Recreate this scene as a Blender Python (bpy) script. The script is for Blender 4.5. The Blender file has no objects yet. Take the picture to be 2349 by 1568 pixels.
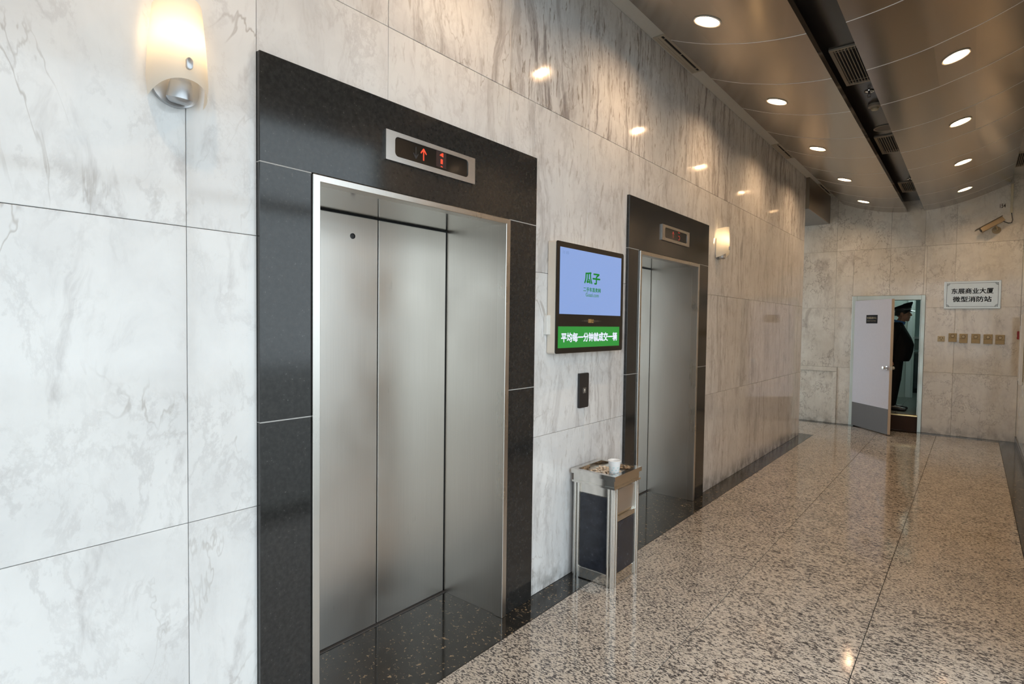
import bpy, bmesh, math, random
from mathutils import Vector, Matrix, noise as mnoise
random.seed(7)
S = bpy.context.scene
COL = S.collection

# ------------------------------------------------------------------ camera
cam_d = bpy.data.cameras.new('camera')
cam = bpy.data.objects.new('camera', cam_d)
COL.objects.link(cam)
S.camera = cam
YAW, PITCH, ROLL, FPX = 0.6860, -0.0337, 0.0129, 1293.54
CX, CZ = 1.9276, 1.5733
_f = Vector((-math.sin(YAW)*math.cos(PITCH), math.cos(YAW)*math.cos(PITCH), math.sin(PITCH)))
_r0 = _f.cross(Vector((0, 0, 1))).normalized()
_u0 = _r0.cross(_f)
_r = math.cos(ROLL)*_r0 + math.sin(ROLL)*_u0
_u = -math.sin(ROLL)*_r0 + math.cos(ROLL)*_u0
cam.matrix_world = Matrix(((_r.x, _u.x, -_f.x, CX), (_r.y, _u.y, -_f.y, 0.0), (_r.z, _u.z, -_f.z, CZ), (0, 0, 0, 1)))
cam_d.sensor_width = 36.0
cam_d.lens = FPX/2349*36.0
cam_d.clip_start = 0.02

# ------------------------------------------------------------------ world, daylight, exposure
W = bpy.data.worlds.new('sky')
S.world = W
W.use_nodes = True
bg = W.node_tree.nodes['Background']
bg.inputs[0].default_value = (0.80, 0.925, 1.0, 1)       # even overcast sky
bg.inputs[1].default_value = 2.85
S.view_settings.view_transform = 'Standard'
S.view_settings.look = 'None'
S.view_settings.gamma = 1.0
S.view_settings.use_curve_mapping = False
S.view_settings.exposure = 0.0
S.cycles.use_denoising = True
S.cycles.max_bounces = 8
S.cycles.diffuse_bounces = 5
S.cycles.glossy_bounces = 5
S.cycles.transmission_bounces = 4
S.cycles.transparent_max_bounces = 6
S.cycles.sample_clamp_indirect = 6.0
S.cycles.blur_glossy = 0.5
S.cycles.caustics_reflective = False
S.cycles.caustics_refractive = False

BULB = 600.0          # downlight bulbs
SCONCE = 32.0        # sconce bulbs
def portal(loc, rot, sx, sy):
    d = bpy.data.lights.new('entrance_daylight_portal', 'AREA')
    d.shape = 'RECTANGLE'; d.size = sx; d.size_y = sy
    d.cycles.is_portal = True
    o = bpy.data.objects.new('entrance_daylight_portal', d)
    o.location = loc; o.rotation_euler = rot
    COL.objects.link(o)
YS, YG = -3.4, 3.35        # south end of the lobby; the side glazing runs YS..YG
portal((1.2, YS-.06, 1.6), (math.radians(-90), 0, math.radians(180)), 2.5, 3.3)
portal((2.50, (YS+YG)/2, 1.6), (0, math.radians(90), 0), 3.3, YG-YS)

# ------------------------------------------------------------------ geometry helper
class MB:
    def __init__(self):
        self.bm = bmesh.new()
    def box(self, x0, x1, y0, y1, z0, z1, bev=0.0, seg=1):
        v = [self.bm.verts.new(p) for p in ((x0,y0,z0),(x1,y0,z0),(x1,y1,z0),(x0,y1,z0),(x0,y0,z1),(x1,y0,z1),(x1,y1,z1),(x0,y1,z1))]
        fs = [self.bm.faces.new([v[i] for i in q]) for q in ((0,3,2,1),(4,5,6,7),(0,1,5,4),(1,2,6,5),(2,3,7,6),(3,0,4,7))]
        if bev > 0:
            es = list({e for f in fs for e in f.edges})
            bmesh.ops.bevel(self.bm, geom=es, offset=bev, segments=seg, affect='EDGES', profile=0.5)
        return self
    def poly(self, pts):
        return self.bm.faces.new([self.bm.verts.new(p) for p in pts])
    def prism(self, pts, h, axis='z', base=0.0, bev=0.0):
        """pts: 2D outline; extruded along axis from base by h"""
        def m(p, t):
            return {'z': (p[0], p[1], t), 'x': (t, p[0], p[1]), 'y': (p[0], t, p[1])}[axis]
        a = [self.bm.verts.new(m(p, base)) for p in pts]
        b = [self.bm.verts.new(m(p, base+h)) for p in pts]
        n = len(pts)
        fs = [self.bm.faces.new(a[::-1]), self.bm.faces.new(b)]
        fs += [self.bm.faces.new((a[i], a[(i+1) % n], b[(i+1) % n], b[i])) for i in range(n)]
        if bev > 0:
            es = list(fs[1].edges)
            bmesh.ops.bevel(self.bm, geom=es, offset=bev, segments=2, affect='EDGES', profile=0.5)
        return self
    def lathe(self, prof, n=24, mat=None, close=False):
        """prof: [(r,z)] about z; mat: placing matrix"""
        M = mat or Matrix()
        rings = []
        for r, z in prof:
            if r < 1e-6:
                rings.append([self.bm.verts.new(M @ Vector((0, 0, z)))])
            else:
                rings.append([self.bm.verts.new(M @ Vector((r*math.cos(2*math.pi*i/n), r*math.sin(2*math.pi*i/n), z))) for i in range(n)])
        pairs = list(zip(rings[:-1], rings[1:]))
        if close: pairs.append((rings[-1], rings[0]))
        for a, b in pairs:
            for i in range(n):
                j = (i+1) % n
                if len(a) == 1 and len(b) == 1: continue
                if len(a) == 1: self.bm.faces.new((a[0], b[j], b[i]))
                elif len(b) == 1: self.bm.faces.new((a[i], a[j], b[0]))
                else: self.bm.faces.new((a[i], a[j], b[j], b[i]))
        return self
    def tube(self, pts, r, n=8, caps=True):
        pts = [Vector(p) for p in pts]
        rr = r if isinstance(r, (list, tuple)) else [r]*len(pts)
        rings = []; up = None
        for i, p in enumerate(pts):
            t = (pts[min(i+1, len(pts)-1)] - pts[max(i-1, 0)]).normalized()
            if up is None:
                up = Vector((0, 0, 1)) if abs(t.z) < .9 else Vector((1, 0, 0))
            a = t.cross(up).normalized(); b = a.cross(t).normalized(); up = b
            rings.append([self.bm.verts.new(p + rr[i]*(a*math.cos(2*math.pi*k/n) + b*math.sin(2*math.pi*k/n))) for k in range(n)])
        for A, B in zip(rings[:-1], rings[1:]):
            for k in range(n):
                self.bm.faces.new((A[k], A[(k+1) % n], B[(k+1) % n], B[k]))
        if caps:
            self.bm.faces.new(rings[0][::-1]); self.bm.faces.new(rings[-1])
        return self
    def ell(self, c, r, n=12, m=8, rot=None):
        R = rot or Matrix.Identity(3)
        prof = [(math.sin(math.pi*i/m), -math.cos(math.pi*i/m)) for i in range(m+1)]
        M = Matrix.Translation(c) @ (R @ Matrix.Diagonal(Vector(r))).to_4x4()
        return self.lathe([(max(0, p[0]) if 0 < i < m else 0, p[1]) for i, p in enumerate(prof)], n, M)
    def caps(self, a, b, ra, rb, n=12, m=3):
        """tapered capsule from a to b"""
        a, b = Vector(a), Vector(b)
        d = b-a; L = d.length
        q = Vector((0, 0, 1)).rotation_difference(d.normalized()).to_matrix().to_4x4()
        prof = [(0, -ra)] + [(ra*math.sin(math.pi/2*i/m), -ra*math.cos(math.pi/2*i/m)) for i in range(1, m+1)]
        prof += [(rb*math.cos(math.pi/2*i/m), L+rb*math.sin(math.pi/2*i/m)) for i in range(0, m)] + [(0, L+rb)]
        return self.lathe(prof, n, Matrix.Translation(a) @ q)
    def loft(self, rings, caps=True):
        R = [[self.bm.verts.new(p) for p in r] for r in rings]
        n = len(R[0])
        for A, B in zip(R[:-1], R[1:]):
            for k in range(n):
                self.bm.faces.new((A[k], A[(k+1) % n], B[(k+1) % n], B[k]))
        if caps:
            self.bm.faces.new(R[0][::-1]); self.bm.faces.new(R[-1])
        return self
    def mesh(self, name, mat, smooth=False, angle=None):
        bmesh.ops.recalc_face_normals(self.bm, faces=self.bm.faces[:])
        me = bpy.data.meshes.new(name)
        self.bm.to_mesh(me); self.bm.free()
        if mat: me.materials.append(mat)
        if smooth:
            me.polygons.foreach_set('use_smooth', [True]*len(me.polygons))
            me.set_sharp_from_angle(angle=math.radians(angle or 40))
        return me
    def build(self, name, mat, parent=None, smooth=False, angle=None, loc=None, label=None):
        return link(name, self.mesh(name, mat, smooth, angle), parent, loc, label)

def link(name, me, parent=None, loc=None, label=None):
    o = bpy.data.objects.new(name, me)
    COL.objects.link(o)
    if parent: o.parent = parent
    if loc is not None: o.location = loc
    if label: o['label'] = label
    return o
def B(*a, **k): return MB().box(*a, **k)

LEFTW = Matrix(((0, 0, 1, 0), (1, 0, 0, 0), (0, 1, 0, 0), (0, 0, 0, 1)))     # local right->+y, up->+z, out->+x
BACKW = Matrix(((1, 0, 0, 0), (0, 0, -1, 0), (0, 1, 0, 0), (0, 0, 0, 1)))    # local right->+x, up->+z, out->-y
RIGHTW = Matrix(((0, 0, -1, 0), (-1, 0, 0, 0), (0, 1, 0, 0), (0, 0, 0, 1)))  # local right->-y, up->+z, out->-x
def thing(name, label, cat, loc=(0, 0, 0), basis=None, group=None, kind=None):
    o = bpy.data.objects.new(name, None)
    o.empty_display_size = .05
    COL.objects.link(o)
    o.matrix_world = Matrix.Translation(loc) @ (basis or Matrix())
    tag(o, label, cat, group, kind)
    return o
def tag(o, label=None, cat=None, group=None, kind=None):
    if label: o['label'] = label
    if cat: o['category'] = cat
    if group: o['group'] = group
    if kind: o['kind'] = kind
    return o

def text(name, body, mat, parent, cx, cy, w, h, out, bold=0.0, depth=0.0006, label=None, shear=0.0):
    """lettering fitted to a w x h box centred at (cx,cy) of the parent's wall frame"""
    cu = bpy.data.curves.new(name, 'FONT')
    cu.body = body; cu.size = 1.0; cu.extrude = 0.02; cu.shear = shear
    cu.resolution_u = 3
    t = bpy.data.objects.new(name, cu)
    COL.objects.link(t)
    bpy.context.view_layer.update()
    dg = bpy.context.evaluated_depsgraph_get()
    me = bpy.data.meshes.new_from_object(t.evaluated_get(dg))
    bpy.data.objects.remove(t); bpy.data.curves.remove(cu)
    if bold:                               # heavier strokes: the glyphs repeated with a small shift
        tb = bmesh.new(); 
        for dx, dy in ((0, 0), (bold, 0), (-bold, 0), (0, bold), (0, -bold), (bold*.7, bold*.7), (-bold*.7, -bold*.7), (bold*.7, -bold*.7), (-bold*.7, bold*.7)):
            me.transform(Matrix.Translation((dx, dy, 0))); tb.from_mesh(me); me.transform(Matrix.Translation((-dx, -dy, 0)))
        tb.to_mesh(me); tb.free()
    vs = [v.co for v in me.vertices]
    if not vs: return None
    x0, x1 = min(v.x for v in vs), max(v.x for v in vs)
    y0, y1 = min(v.y for v in vs), max(v.y for v in vs)
    for v in me.vertices:
        v.co = ((v.co.x-(x0+x1)/2)/(x1-x0)*w+cx, (v.co.y-(y0+y1)/2)/(y1-y0)*h+cy, out + (depth if v.co.z > 0 else 0))
    me.name = name
    me.materials.clear(); me.materials.append(mat)
    return link(name, me, parent, None, label)

# ------------------------------------------------------------------ materials
def nt(name):
    m = bpy.data.materials.new(name); m.use_nodes = True
    t = m.node_tree
    return m, t, t.nodes['Principled BSDF']
class N:
    def __init__(s, t): s.t = t
    def new(s, typ, **kw):
        n = s.t.nodes.new(typ)
        for k, v in kw.items(): setattr(n, k, v)
        return n
    def put(s, sock, v):
        if hasattr(v, 'is_output'): s.t.links.new(v, sock)
        else: sock.default_value = v
    def math(s, op, a, b=0.0, clamp=False):
        n = s.new('ShaderNodeMath', operation=op); n.use_clamp = clamp
        s.put(n.inputs[0], a); s.put(n.inputs[1], b); return n.outputs[0]
    def mix(s, f, a, b):
        n = s.new('ShaderNodeMix', data_type='RGBA')
        s.put(n.inputs[0], f); s.put(n.inputs[6], a); s.put(n.inputs[7], b); return n.outputs[2]
    def noise(s, vec, scale, detail=4, rough=.55, dist=0.0):
        n = s.new('ShaderNodeTexNoise')
        s.put(n.inputs['Vector'], vec); n.inputs['Scale'].default_value = scale
        n.inputs['Detail'].default_value = detail; n.inputs['Roughness'].default_value = rough
        n.inputs['Distortion'].default_value = dist
        return n.outputs['Fac']
    def ramp(s, f, lo, hi, a=0.0, b=1.0):
        n = s.new('ShaderNodeMapRange'); n.interpolation_type = 'SMOOTHSTEP'
        s.put(n.inputs[0], f)
        for i, v in enumerate((lo, hi, a, b)): n.inputs[i+1].default_value = v
        return n.outputs[0]
    def scale(s, vec, sc):
        n = s.new('ShaderNodeVectorMath', operation='MULTIPLY')
        s.put(n.inputs[0], vec); n.inputs[1].default_value = sc; return n.outputs[0]
    def add(s, a, b):
        n = s.new('ShaderNodeVectorMath', operation='ADD')
        s.put(n.inputs[0], a); s.put(n.inputs[1], b); return n.outputs[0]
    def prop(s, name):
        n = s.new('ShaderNodeAttribute', attribute_type='OBJECT', attribute_name=name); return n.outputs['Fac']
    def objvec(s, rnd=True):
        c = s.new('ShaderNodeTexCoord').outputs['Object']
        if not rnd: return c
        r = s.new('ShaderNodeObjectInfo').outputs['Random']
        cx = s.new('ShaderNodeCombineXYZ')
        for i, k in enumerate((37.0, 71.0, 53.0)):
            s.put(cx.inputs[i], s.math('MULTIPLY', r, k))
        return s.add(c, cx.outputs[0])

def plain(name, col, rough=.5, metal=0.0, spec=.5, coat=0.0, var=0.04, vscale=30):
    m, t, p = nt(name); n = N(t)
    f = n.noise(n.objvec(False), vscale, 3)
    a = tuple(max(0, c*(1-var)) for c in col[:3])+(1,); b = tuple(c*(1+var) for c in col[:3])+(1,)
    n.put(p.inputs['Base Color'], n.mix(f, a, b))
    p.inputs['Roughness'].default_value = rough; p.inputs['Metallic'].default_value = metal
    p.inputs['Specular IOR Level'].default_value = spec
    p.inputs['Coat Weight'].default_value = coat
    p.inputs['Coat Roughness'].default_value = .05
    return m
def emis(name, col, strength, base=(.02, .02, .02, 1)):
    m, t, p = nt(name)
    p.inputs['Base Color'].default_value = base
    p.inputs['Emission Color'].default_value = (*col[:3], 1)
    p.inputs['Emission Strength'].default_value = strength
    p.inputs['Roughness'].default_value = .3
    return m

def marble(name, base, dark, vein, brown, rough=.085):
    """polished veined marble; object props: streak (long vertical grey bands), crack (fine wandering lines), grime (dirt at the foot)"""
    m, t, p = nt(name); n = N(t)
    v = n.objvec()
    w = n.new('ShaderNodeTexNoise'); n.put(w.inputs['Vector'], n.scale(v, (1, 1, .5))); w.inputs['Scale'].default_value = 2.6; w.inputs['Detail'].default_value = 5
    wv = n.add(v, n.scale(w.outputs['Color'], (.30, .30, .30)))
    cloud = n.noise(wv, 2.2, 6, .6)
    col = n.mix(n.ramp(cloud, .35, .68), base, dark)
    # soft smears
    sm = n.noise(n.scale(wv, (3, 3, 1.1)), 1.8, 6, .62, .4)
    col = n.mix(n.math('MULTIPLY', n.ramp(sm, .56, .74), .55), col, vein)
    # soft grey network
    nw = n.noise(n.scale(v, (1, 1, .7)), 4.6, 8, .68, .3)
    nk = n.ramp(n.math('ABSOLUTE', n.math('SUBTRACT', nw, .5)), 0.0, .045, 1.0, 0.0)
    nk = n.math('MULTIPLY', nk, n.ramp(n.noise(v, 4.5, 4), .36, .64))
    col = n.mix(n.math('MULTIPLY', nk, .24), col, vein)
    # long vertical streaks
    st = n.noise(n.scale(wv, (9, 9, .55)), 1.5, 5, .66)
    st2 = n.noise(n.scale(v, (1.1, 1.1, .5)), 1.1, 2)
    sf = n.math('MULTIPLY', n.math('MULTIPLY', n.ramp(st, .47, .66), n.ramp(st2, .34, .58)), n.prop('streak'))
    col = n.mix(n.math('MULTIPLY', sf, .85, True), col, vein)
    # dashes within the streaks
    ds = n.noise(n.scale(wv, (26, 26, 3.2)), 1.6, 4, .6)
    df = n.math('MULTIPLY', n.ramp(ds, .57, .66), n.prop('streak'))
    col = n.mix(n.math('MULTIPLY', df, .55, True), col, brown)
    # thin wandering veins
    def line(vec, sc, wd, amt, c, colr, mask_sc, lo, hi):
        a = n.noise(vec, sc, 5, .58, .6)
        k = n.math('ABSOLUTE', n.math('SUBTRACT', a, .5))
        k = n.ramp(k, 0.0, wd, 1.0, 0.0)
        k = n.math('MULTIPLY', k, n.ramp(n.noise(v, mask_sc, 3), lo, hi))
        return n.mix(n.math('MULTIPLY', k, amt, True), c, colr)
    col = line(n.scale(v, (1, 1, .42)), 3.3, .010, .55, col, brown, 1.9, .48, .66)
    cr = n.prop('crack')
    a = n.noise(n.scale(v, (1, 1, .8)), 3.6, 7, .66, .25)
    k = n.ramp(n.math('ABSOLUTE', n.math('SUBTRACT', a, .5)), 0.0, .014, 1.0, 0.0)
    k = n.math('MULTIPLY', n.math('MULTIPLY', k, n.ramp(n.noise(v, 2.2, 3), .40, .60)), cr)
    col = n.mix(n.math('MULTIPLY', k, .65, True), col, brown)
    pb = n.ramp(n.noise(n.add(wv, (9, 3, 5)), 3.1, 6, .65), .58, .72)
    col = n.mix(n.math('MULTIPLY', n.math('MULTIPLY', pb, cr), .45, True), col, vein)
    # dirt rubbed on along the foot of the lowest slabs
    sx = n.new('ShaderNodeSeparateXYZ'); n.put(sx.inputs[0], n.new('ShaderNodeTexCoord').outputs['Object'])
    g = n.math('MULTIPLY', n.ramp(n.math('ADD', sx.outputs[2], n.math('MULTIPLY', n.noise(v, 3.5, 4), .22)), .05, .30, 1.0, 0.0), n.prop('grime'))
    g = n.math('MULTIPLY', g, n.ramp(n.noise(v, 9, 5), .35, .62))
    col = n.mix(n.math('MULTIPLY', g, .75, True), col, (.10, .085, .07, 1))
    n.put(p.inputs['Base Color'], col)
    n.put(p.inputs['Roughness'], n.ramp(n.noise(v, 7, 3), .3, .7, rough*.8, rough*1.3))
    p.inputs['Specular IOR Level'].default_value = .5
    return m

M = {}
M['marble'] = marble('white_marble', (.80, .80, .795, 1), (.70, .70, .70, 1), (.35, .325, .32, 1), (.30, .26, .225, 1))
M['marble_b'] = marble('beige_marble', (.82, .80, .735, 1), (.70, .67, .60, 1), (.36, .325, .29, 1), (.24, .205, .17, 1))

def granite_tan():
    m, t, p = nt('tan_granite'); n = N(t)
    v = n.objvec()
    a = n.noise(n.scale(v, (.62, 1.35, 1)), 92, 5, .68, .3)
    b = n.noise(n.scale(v, (.75, 1.25, 1)), 26, 5, .64, .4)
    c = n.noise(v, 110, 2, .5)
    col = n.mix(n.ramp(b, .35, .65), (.58, .525, .455, 1), (.70, .645, .57, 1))
    col = n.mix(n.math('MULTIPLY', n.ramp(c, .50, .64), .45), col, (.42, .35, .28, 1))
    big = n.ramp(n.noise(v, 5, 3), .3, .7, -.012, .012)
    fl = n.ramp(n.math('ADD', n.math('ADD', n.math('MULTIPLY', a, .78), n.math('MULTIPLY', b, .22)), big), .494, .536)
    col = n.mix(n.math('MULTIPLY', fl, .93), col, (.042, .038, .042, 1))
    n.put(p.inputs['Base Color'], col)
    p.inputs['Roughness'].default_value = .085
    p.inputs['Specular IOR Level'].default_value = .5
    return m
M['granite'] = granite_tan()

def granite_black(name, base, fleck, amount, scale, rough):
    m, t, p = nt(name); n = N(t)
    v = n.objvec()
    a = n.noise(v, scale, 3, .6, .3)
    b = n.noise(v, scale*.35, 4, .6)
    f = n.ramp(n.math('ADD', n.math('MULTIPLY', a, .7), n.math('MULTIPLY', b, .3)), amount, amount+.05)
    col = n.mix(n.ramp(b, .3, .7), base, tuple(c*1.7 for c in base[:3])+(1,))
    col = n.mix(f, col, fleck)
    n.put(p.inputs['Base Color'], col)
    p.inputs['Roughness'].default_value = rough
    p.inputs['Specular IOR Level'].default_value = .5
    return m
M['black_floor'] = granite_black('black_granite_floor', (.018, .018, .017, 1), (.34, .25, .15, 1), .585, 62, .09)
M['black_wall'] = granite_black('black_granite_slab', (.016, .0158, .0155, 1), (.12, .12, .115, 1), .63, 170, .11)

def steel(name, col, rough, aniso_axis='z', bump=.02, cloud=.15):
    m, t, p = nt(name); n = N(t)
    v = n.objvec(False)
    sc = {'z': (220, 220, 2.5), 'x': (2.5, 220, 220), 'y': (220, 2.5, 220)}[aniso_axis]
    g = n.noise(n.scale(v, sc), 1.0, 3, .6)
    cl = n.noise(v, 2.2, 4)
    n.put(p.inputs['Base Color'], n.mix(g, tuple(c*.93 for c in col[:3])+(1,), tuple(min(1, c*1.06) for c in col[:3])+(1,)))
    p.inputs['Metallic'].default_value = 1.0
    n.put(p.inputs['Roughness'], n.math('ADD', n.ramp(cl, .3, .7, rough*(1-cloud), rough*(1+cloud)), n.math('MULTIPLY', g, .05)))
    bp = n.new('ShaderNodeBump'); bp.inputs['Strength'].default_value = bump; bp.inputs['Distance'].default_value = .002
    n.put(bp.inputs['Height'], g); n.put(p.inputs['Normal'], bp.outputs[0])
    return m
M['door_steel'] = steel('brushed_door_steel', (.62, .59, .55), .30)
M['soffit_steel'] = steel('mirror_soffit_steel', (.55, .54, .51), .10, 'y', .004)
M['trim_steel'] = steel('satin_trim_steel', (.64, .61, .57), .27)
M['plate_steel'] = steel('satin_plate_steel', (.66, .63, .60), .32, 'x')
M['bright_steel'] = steel('polished_bin_steel', (.72, .70, .66), .09, 'z', .01)
M['ceiling_metal'] = steel('bronze_ceiling_metal', (.43, .37, .305), .20, 'y', .004, .03)
M['joint_line'] = plain('pale_stone_joint', (.42, .42, .41), .7)
M['joint'] = plain('pale_edge_glint', (.72, .70, .66), .4, .3)  # pale tone stands in for daylight glinting on ceiling panel edges
M['alu'] = steel('aluminium_door_frame', (.50, .52, .47), .36)
M['chrome'] = plain('chrome', (.78, .77, .75), .1, 1.0)
M['silver'] = plain('silver_paint', (.50, .51, .53), .32, .8)
M['brass'] = plain('brass_strip', (.72, .55, .28), .3, 1.0)
M['grout'] = plain('grey_joint', (.40, .38, .36), .9)
M['grout_floor'] = plain('floor_joint', (.06, .05, .045), .9)
M['black_recess'] = plain('black_ceiling_paint', (.035, .03, .027), .22, spec=.6)
M['soffit'] = plain('white_soffit_paint', (.70, .70, .67), .6)
M['vent'] = plain('beige_vent_metal', (.50, .45, .37), .45)
M['dark'] = plain('dark_void', (.008, .008, .008), .8)
M['beam'] = plain('brown_metal_header', (.30, .25, .19), .28, .85)
M['ring'] = plain('beige_light_ring', (.62, .56, .48), .4)
M['bowl'] = plain('white_reflector', (.85, .82, .76), .25)
M['blackgloss'] = plain('black_glass', (.012, .011, .010), .08, spec=.55)
M['blackplastic'] = plain('black_plastic', (.02, .02, .022), .35)
M['tvside'] = plain('cream_casing', (.72, .66, .58), .4)
M['white'] = plain('white_enamel', (.75, .75, .73), .4)
M['door_white'] = plain('lilac_white_door', (.60, .575, .62), .5)
M['door_edge'] = plain('cream_door_edge', (.60, .52, .43), .55)
M['kick'] = plain('grey_kick_plate', (.095, .085, .08), .42)
M['beige_plastic'] = plain('aged_beige_plastic', (.46, .38, .22), .45)
M['ivory_plastic'] = plain('ivory_plastic', (.62, .56, .40), .45)
M['beige_line'] = plain('brown_line', (.14, .11, .06), .6)
M['camera_paint'] = plain('beige_camera_paint', (.36, .28, .17), .4)
M['camera_dark'] = plain('camera_top_brown', (.17, .14, .11), .4)
M['red'] = plain('red_plastic', (.30, .02, .02), .4)
M['ink'] = plain('black_ink', (.02, .02, .022), .5)
M['stamp'] = plain('faded_stamp_ink', (.16, .11, .09), .7)
M['gold'] = plain('pale_gold_letters', (.75, .65, .45), .4)
M['paper'] = plain('white_paper', (.86, .85, .84), .55)
M['leafprint'] = plain('teal_print', (.40, .66, .68), .55)
M['pebble'] = plain('cream_pebbles', (.78, .67, .54), .7, var=.25, vscale=90)
M['slate'] = granite_black('dark_stone_panel', (.014, .016, .022, 1), (.05, .055, .07, 1), .60, 60, .22)
M['skin'] = plain('skin', (.36, .19, .12), .5, var=.08)
M['uniform'] = plain('black_uniform_cloth', (.006, .006, .007), .8, spec=.2)
M['trouser'] = plain('black_trouser_cloth', (.007, .0065, .008), .8, spec=.2)
M['shoe'] = plain('black_shoe_leather', (.012, .011, .012), .3)
M['hair'] = plain('black_hair', (.01, .009, .008), .6)
M['shirt'] = plain('blue_shirt', (.05, .15, .38), .7)
M['eye'] = plain('eye_dark', (.015, .012, .01), .3)
M['teal_wall'] = plain('pale_teal_wall', (.50, .60, .58), .6)
M['room_white'] = plain('room_white_paint', (.60, .62, .58), .5)
M['room_floor'] = plain('grey_room_floor', (.16, .16, .14), .3, var=.2, vscale=4)
M['riser'] = plain('dark_brown_riser', (.05, .027, .017), .5, spec=.15)
M['concrete'] = plain('outdoor_paving', (.35, .34, .32), .85, var=.15)
M['screen'] = emis('blue_screen', (.235, .36, .70), 1.0)
M['screen_green'] = emis('green_screen', (.012, .27, .03), 1.0)
M['green_ink'] = emis('green_screen_letters', (.012, .20, .022), 1.0)
M['white_ink'] = emis('white_screen_letters', (.80, .82, 1.0), 1.0)
M['dim_ink'] = emis('dim_screen_digits', (.16, .26, .52), 1.0)
M['amber'] = emis('amber_panel_mark', (.22, .13, .04), 1.0)
M['amber_dim'] = emis('dim_panel_dots', (.06, .045, .03), 1.0)
M['led'] = emis('red_led', (1.0, .07, .02), 1.05)
M['led_dim'] = emis('dim_red_led', (.45, .03, .015), .7)
M['led_window'] = plain('digit_window', (.035, .018, .018), .3)
M['led_ghost'] = plain('unlit_arrow', (.02, .02, .022), .5)
M['white_led'] = emis('white_led_arrow', (.75, .72, .62), 1.0)
M['bulb'] = emis('downlight_bulb', (1.0, .66, .38), BULB)
M['sconce_bulb'] = emis('sconce_bulb', (1.0, .66, .33), SCONCE)

def shade_mat():
    m, t, p = nt('frosted_glass_shade'); n = N(t)
    out = t.nodes['Material Output']
    tr = n.new('ShaderNodeBsdfTranslucent'); tr.inputs[0].default_value = (.92, .88, .80, 1)
    p.inputs['Base Color'].default_value = (.82, .82, .78, 1); p.inputs['Roughness'].default_value = .35
    mx = n.new('ShaderNodeMixShader'); mx.inputs[0].default_value = .5
    t.links.new(p.outputs[0], mx.inputs[1]); t.links.new(tr.outputs[0], mx.inputs[2])
    t.links.new(mx.outputs[0], out.inputs[0])
    return m
M['shade'] = shade_mat()

# ------------------------------------------------------------------ tiles
def rect_minus(rects, hole):
    out = []
    hx0, hx1, hy0, hy1 = hole
    for x0, x1, y0, y1 in rects:
        if hx1 <= x0 or hx0 >= x1 or hy1 <= y0 or hy0 >= y1:
            out.append((x0, x1, y0, y1)); continue
        if x0 < hx0: out.append((x0, hx0, y0, y1))
        if hx1 < x1: out.append((hx1, x1, y0, y1))
        a, b = max(x0, hx0), min(x1, hx1)
        if y0 < hy0: out.append((a, b, y0, hy0))
        if hy1 < y1: out.append((a, b, hy1, y1))
    return [r for r in out if r[1]-r[0] > .012 and r[3]-r[2] > .012]
def tile_mesh(w, h, th, mat, ch=.0012, axis='x'):
    """slab with chamfered front edges; local origin at the lower left corner of its face; front at 0"""
    bm = MB()
    lv = []
    for d, o in ((0, ch), (-ch, 0), (-th, 0)):
        lv.append([(o, o, d), (w-o, o, d), (w-o, h-o, d), (o, h-o, d)])
    def mp(p):
        a, b, d = p
        return {'x': (d, a, b), 'y': (a, -d, b), '-x': (-d, a, b), 'z': (a, b, d)}[axis]
    L = [[bm.bm.verts.new(mp(p)) for p in l] for l in lv]
    bm.bm.faces.new(L[0])
    for A, C in zip(L[:-1], L[1:]):
        for i in range(4): bm.bm.faces.new((A[i], A[(i+1) % 4], C[(i+1) % 4], C[i]))
    bm.bm.faces.new(L[2][::-1])
    return bm.mesh('tile', mat)
_tc = {}
def tile(name, parent, axis, rect, at, th, mat, gap=.0020, jitter=.0004, **props):
    x0, x1, y0, y1 = rect
    w, h = x1-x0-gap, y1-y0-gap
    key = (round(w, 3), round(h, 3), axis, mat.name, th)
    if key not in _tc: _tc[key] = tile_mesh(w, h, th, mat, axis=axis)
    g = gap/2; j = random.uniform(-jitter, jitter)
    loc = {'x': (at+j, x0+g, y0+g), 'y': (x0+g, at+j, y0+g), '-x': (at+j, x0+g, y0+g), 'z': (x0+g, y0+g, at+j)}[axis]
    o = link(name, _tc[key], parent, loc)
    for k, v in props.items(): o[k] = v
    return o

# ------------------------------------------------------------------ setting: elevator wall
YE, YB, XW, ZS = 8.965, 10.49, 2.42, 3.708
E1 = dict(y0=.955, y1=2.532, t0=1.152, t1=2.296, j0=1.19, j1=2.272, c=1.7915, d0=1.481, d1=2.016)
E2 = dict(y0=3.62, y1=5.165, t0=3.785, t1=4.937, j0=3.825, j1=4.915, c=4.42, d0=4.144, d1=4.68)
ZF, ZT, ZO = 2.490, 2.112, 2.092
XD = -.4228

wl = MB()
def shaft(y0, y1, z0, z1): wl.box(-.30, -.021, y0, y1, z0, z1)
shaft(YS, E1['j0']-.02, 0, 3.72); shaft(E1['j1']+.02, E2['j0']-.02, 0, 3.72); shaft(E2['j1']+.02, YE-.0, 0, 3.72)
shaft(E1['j0']-.02, E1['j1']+.02, ZO+.02, 3.72); shaft(E2['j0']-.02, E2['j1']+.02, ZO+.02, 3.72)
wall_left = wl.build('wall_left', M['grout'])
tag(wall_left, 'long white marble wall holding both elevator doorways', 'wall', kind='structure')
Ycols = [YS, -2.41, -1.62, -.84, -.05, .73, 1.515, 2.31, 3.097, 3.88, 4.655, 5.437, 6.21, 7.0, 7.79, 8.58, 8.89, YE]
Zrows = [0, .920, 1.863, 2.80, ZS]
rects = [(a, b, c, d) for a, b in zip(Ycols[:-1], Ycols[1:]) for c, d in zip(Zrows[:-1], Zrows[1:])]
for E in (E1, E2): rects = rect_minus(rects, (E['y0'], E['y1'], 0, ZF))
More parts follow.
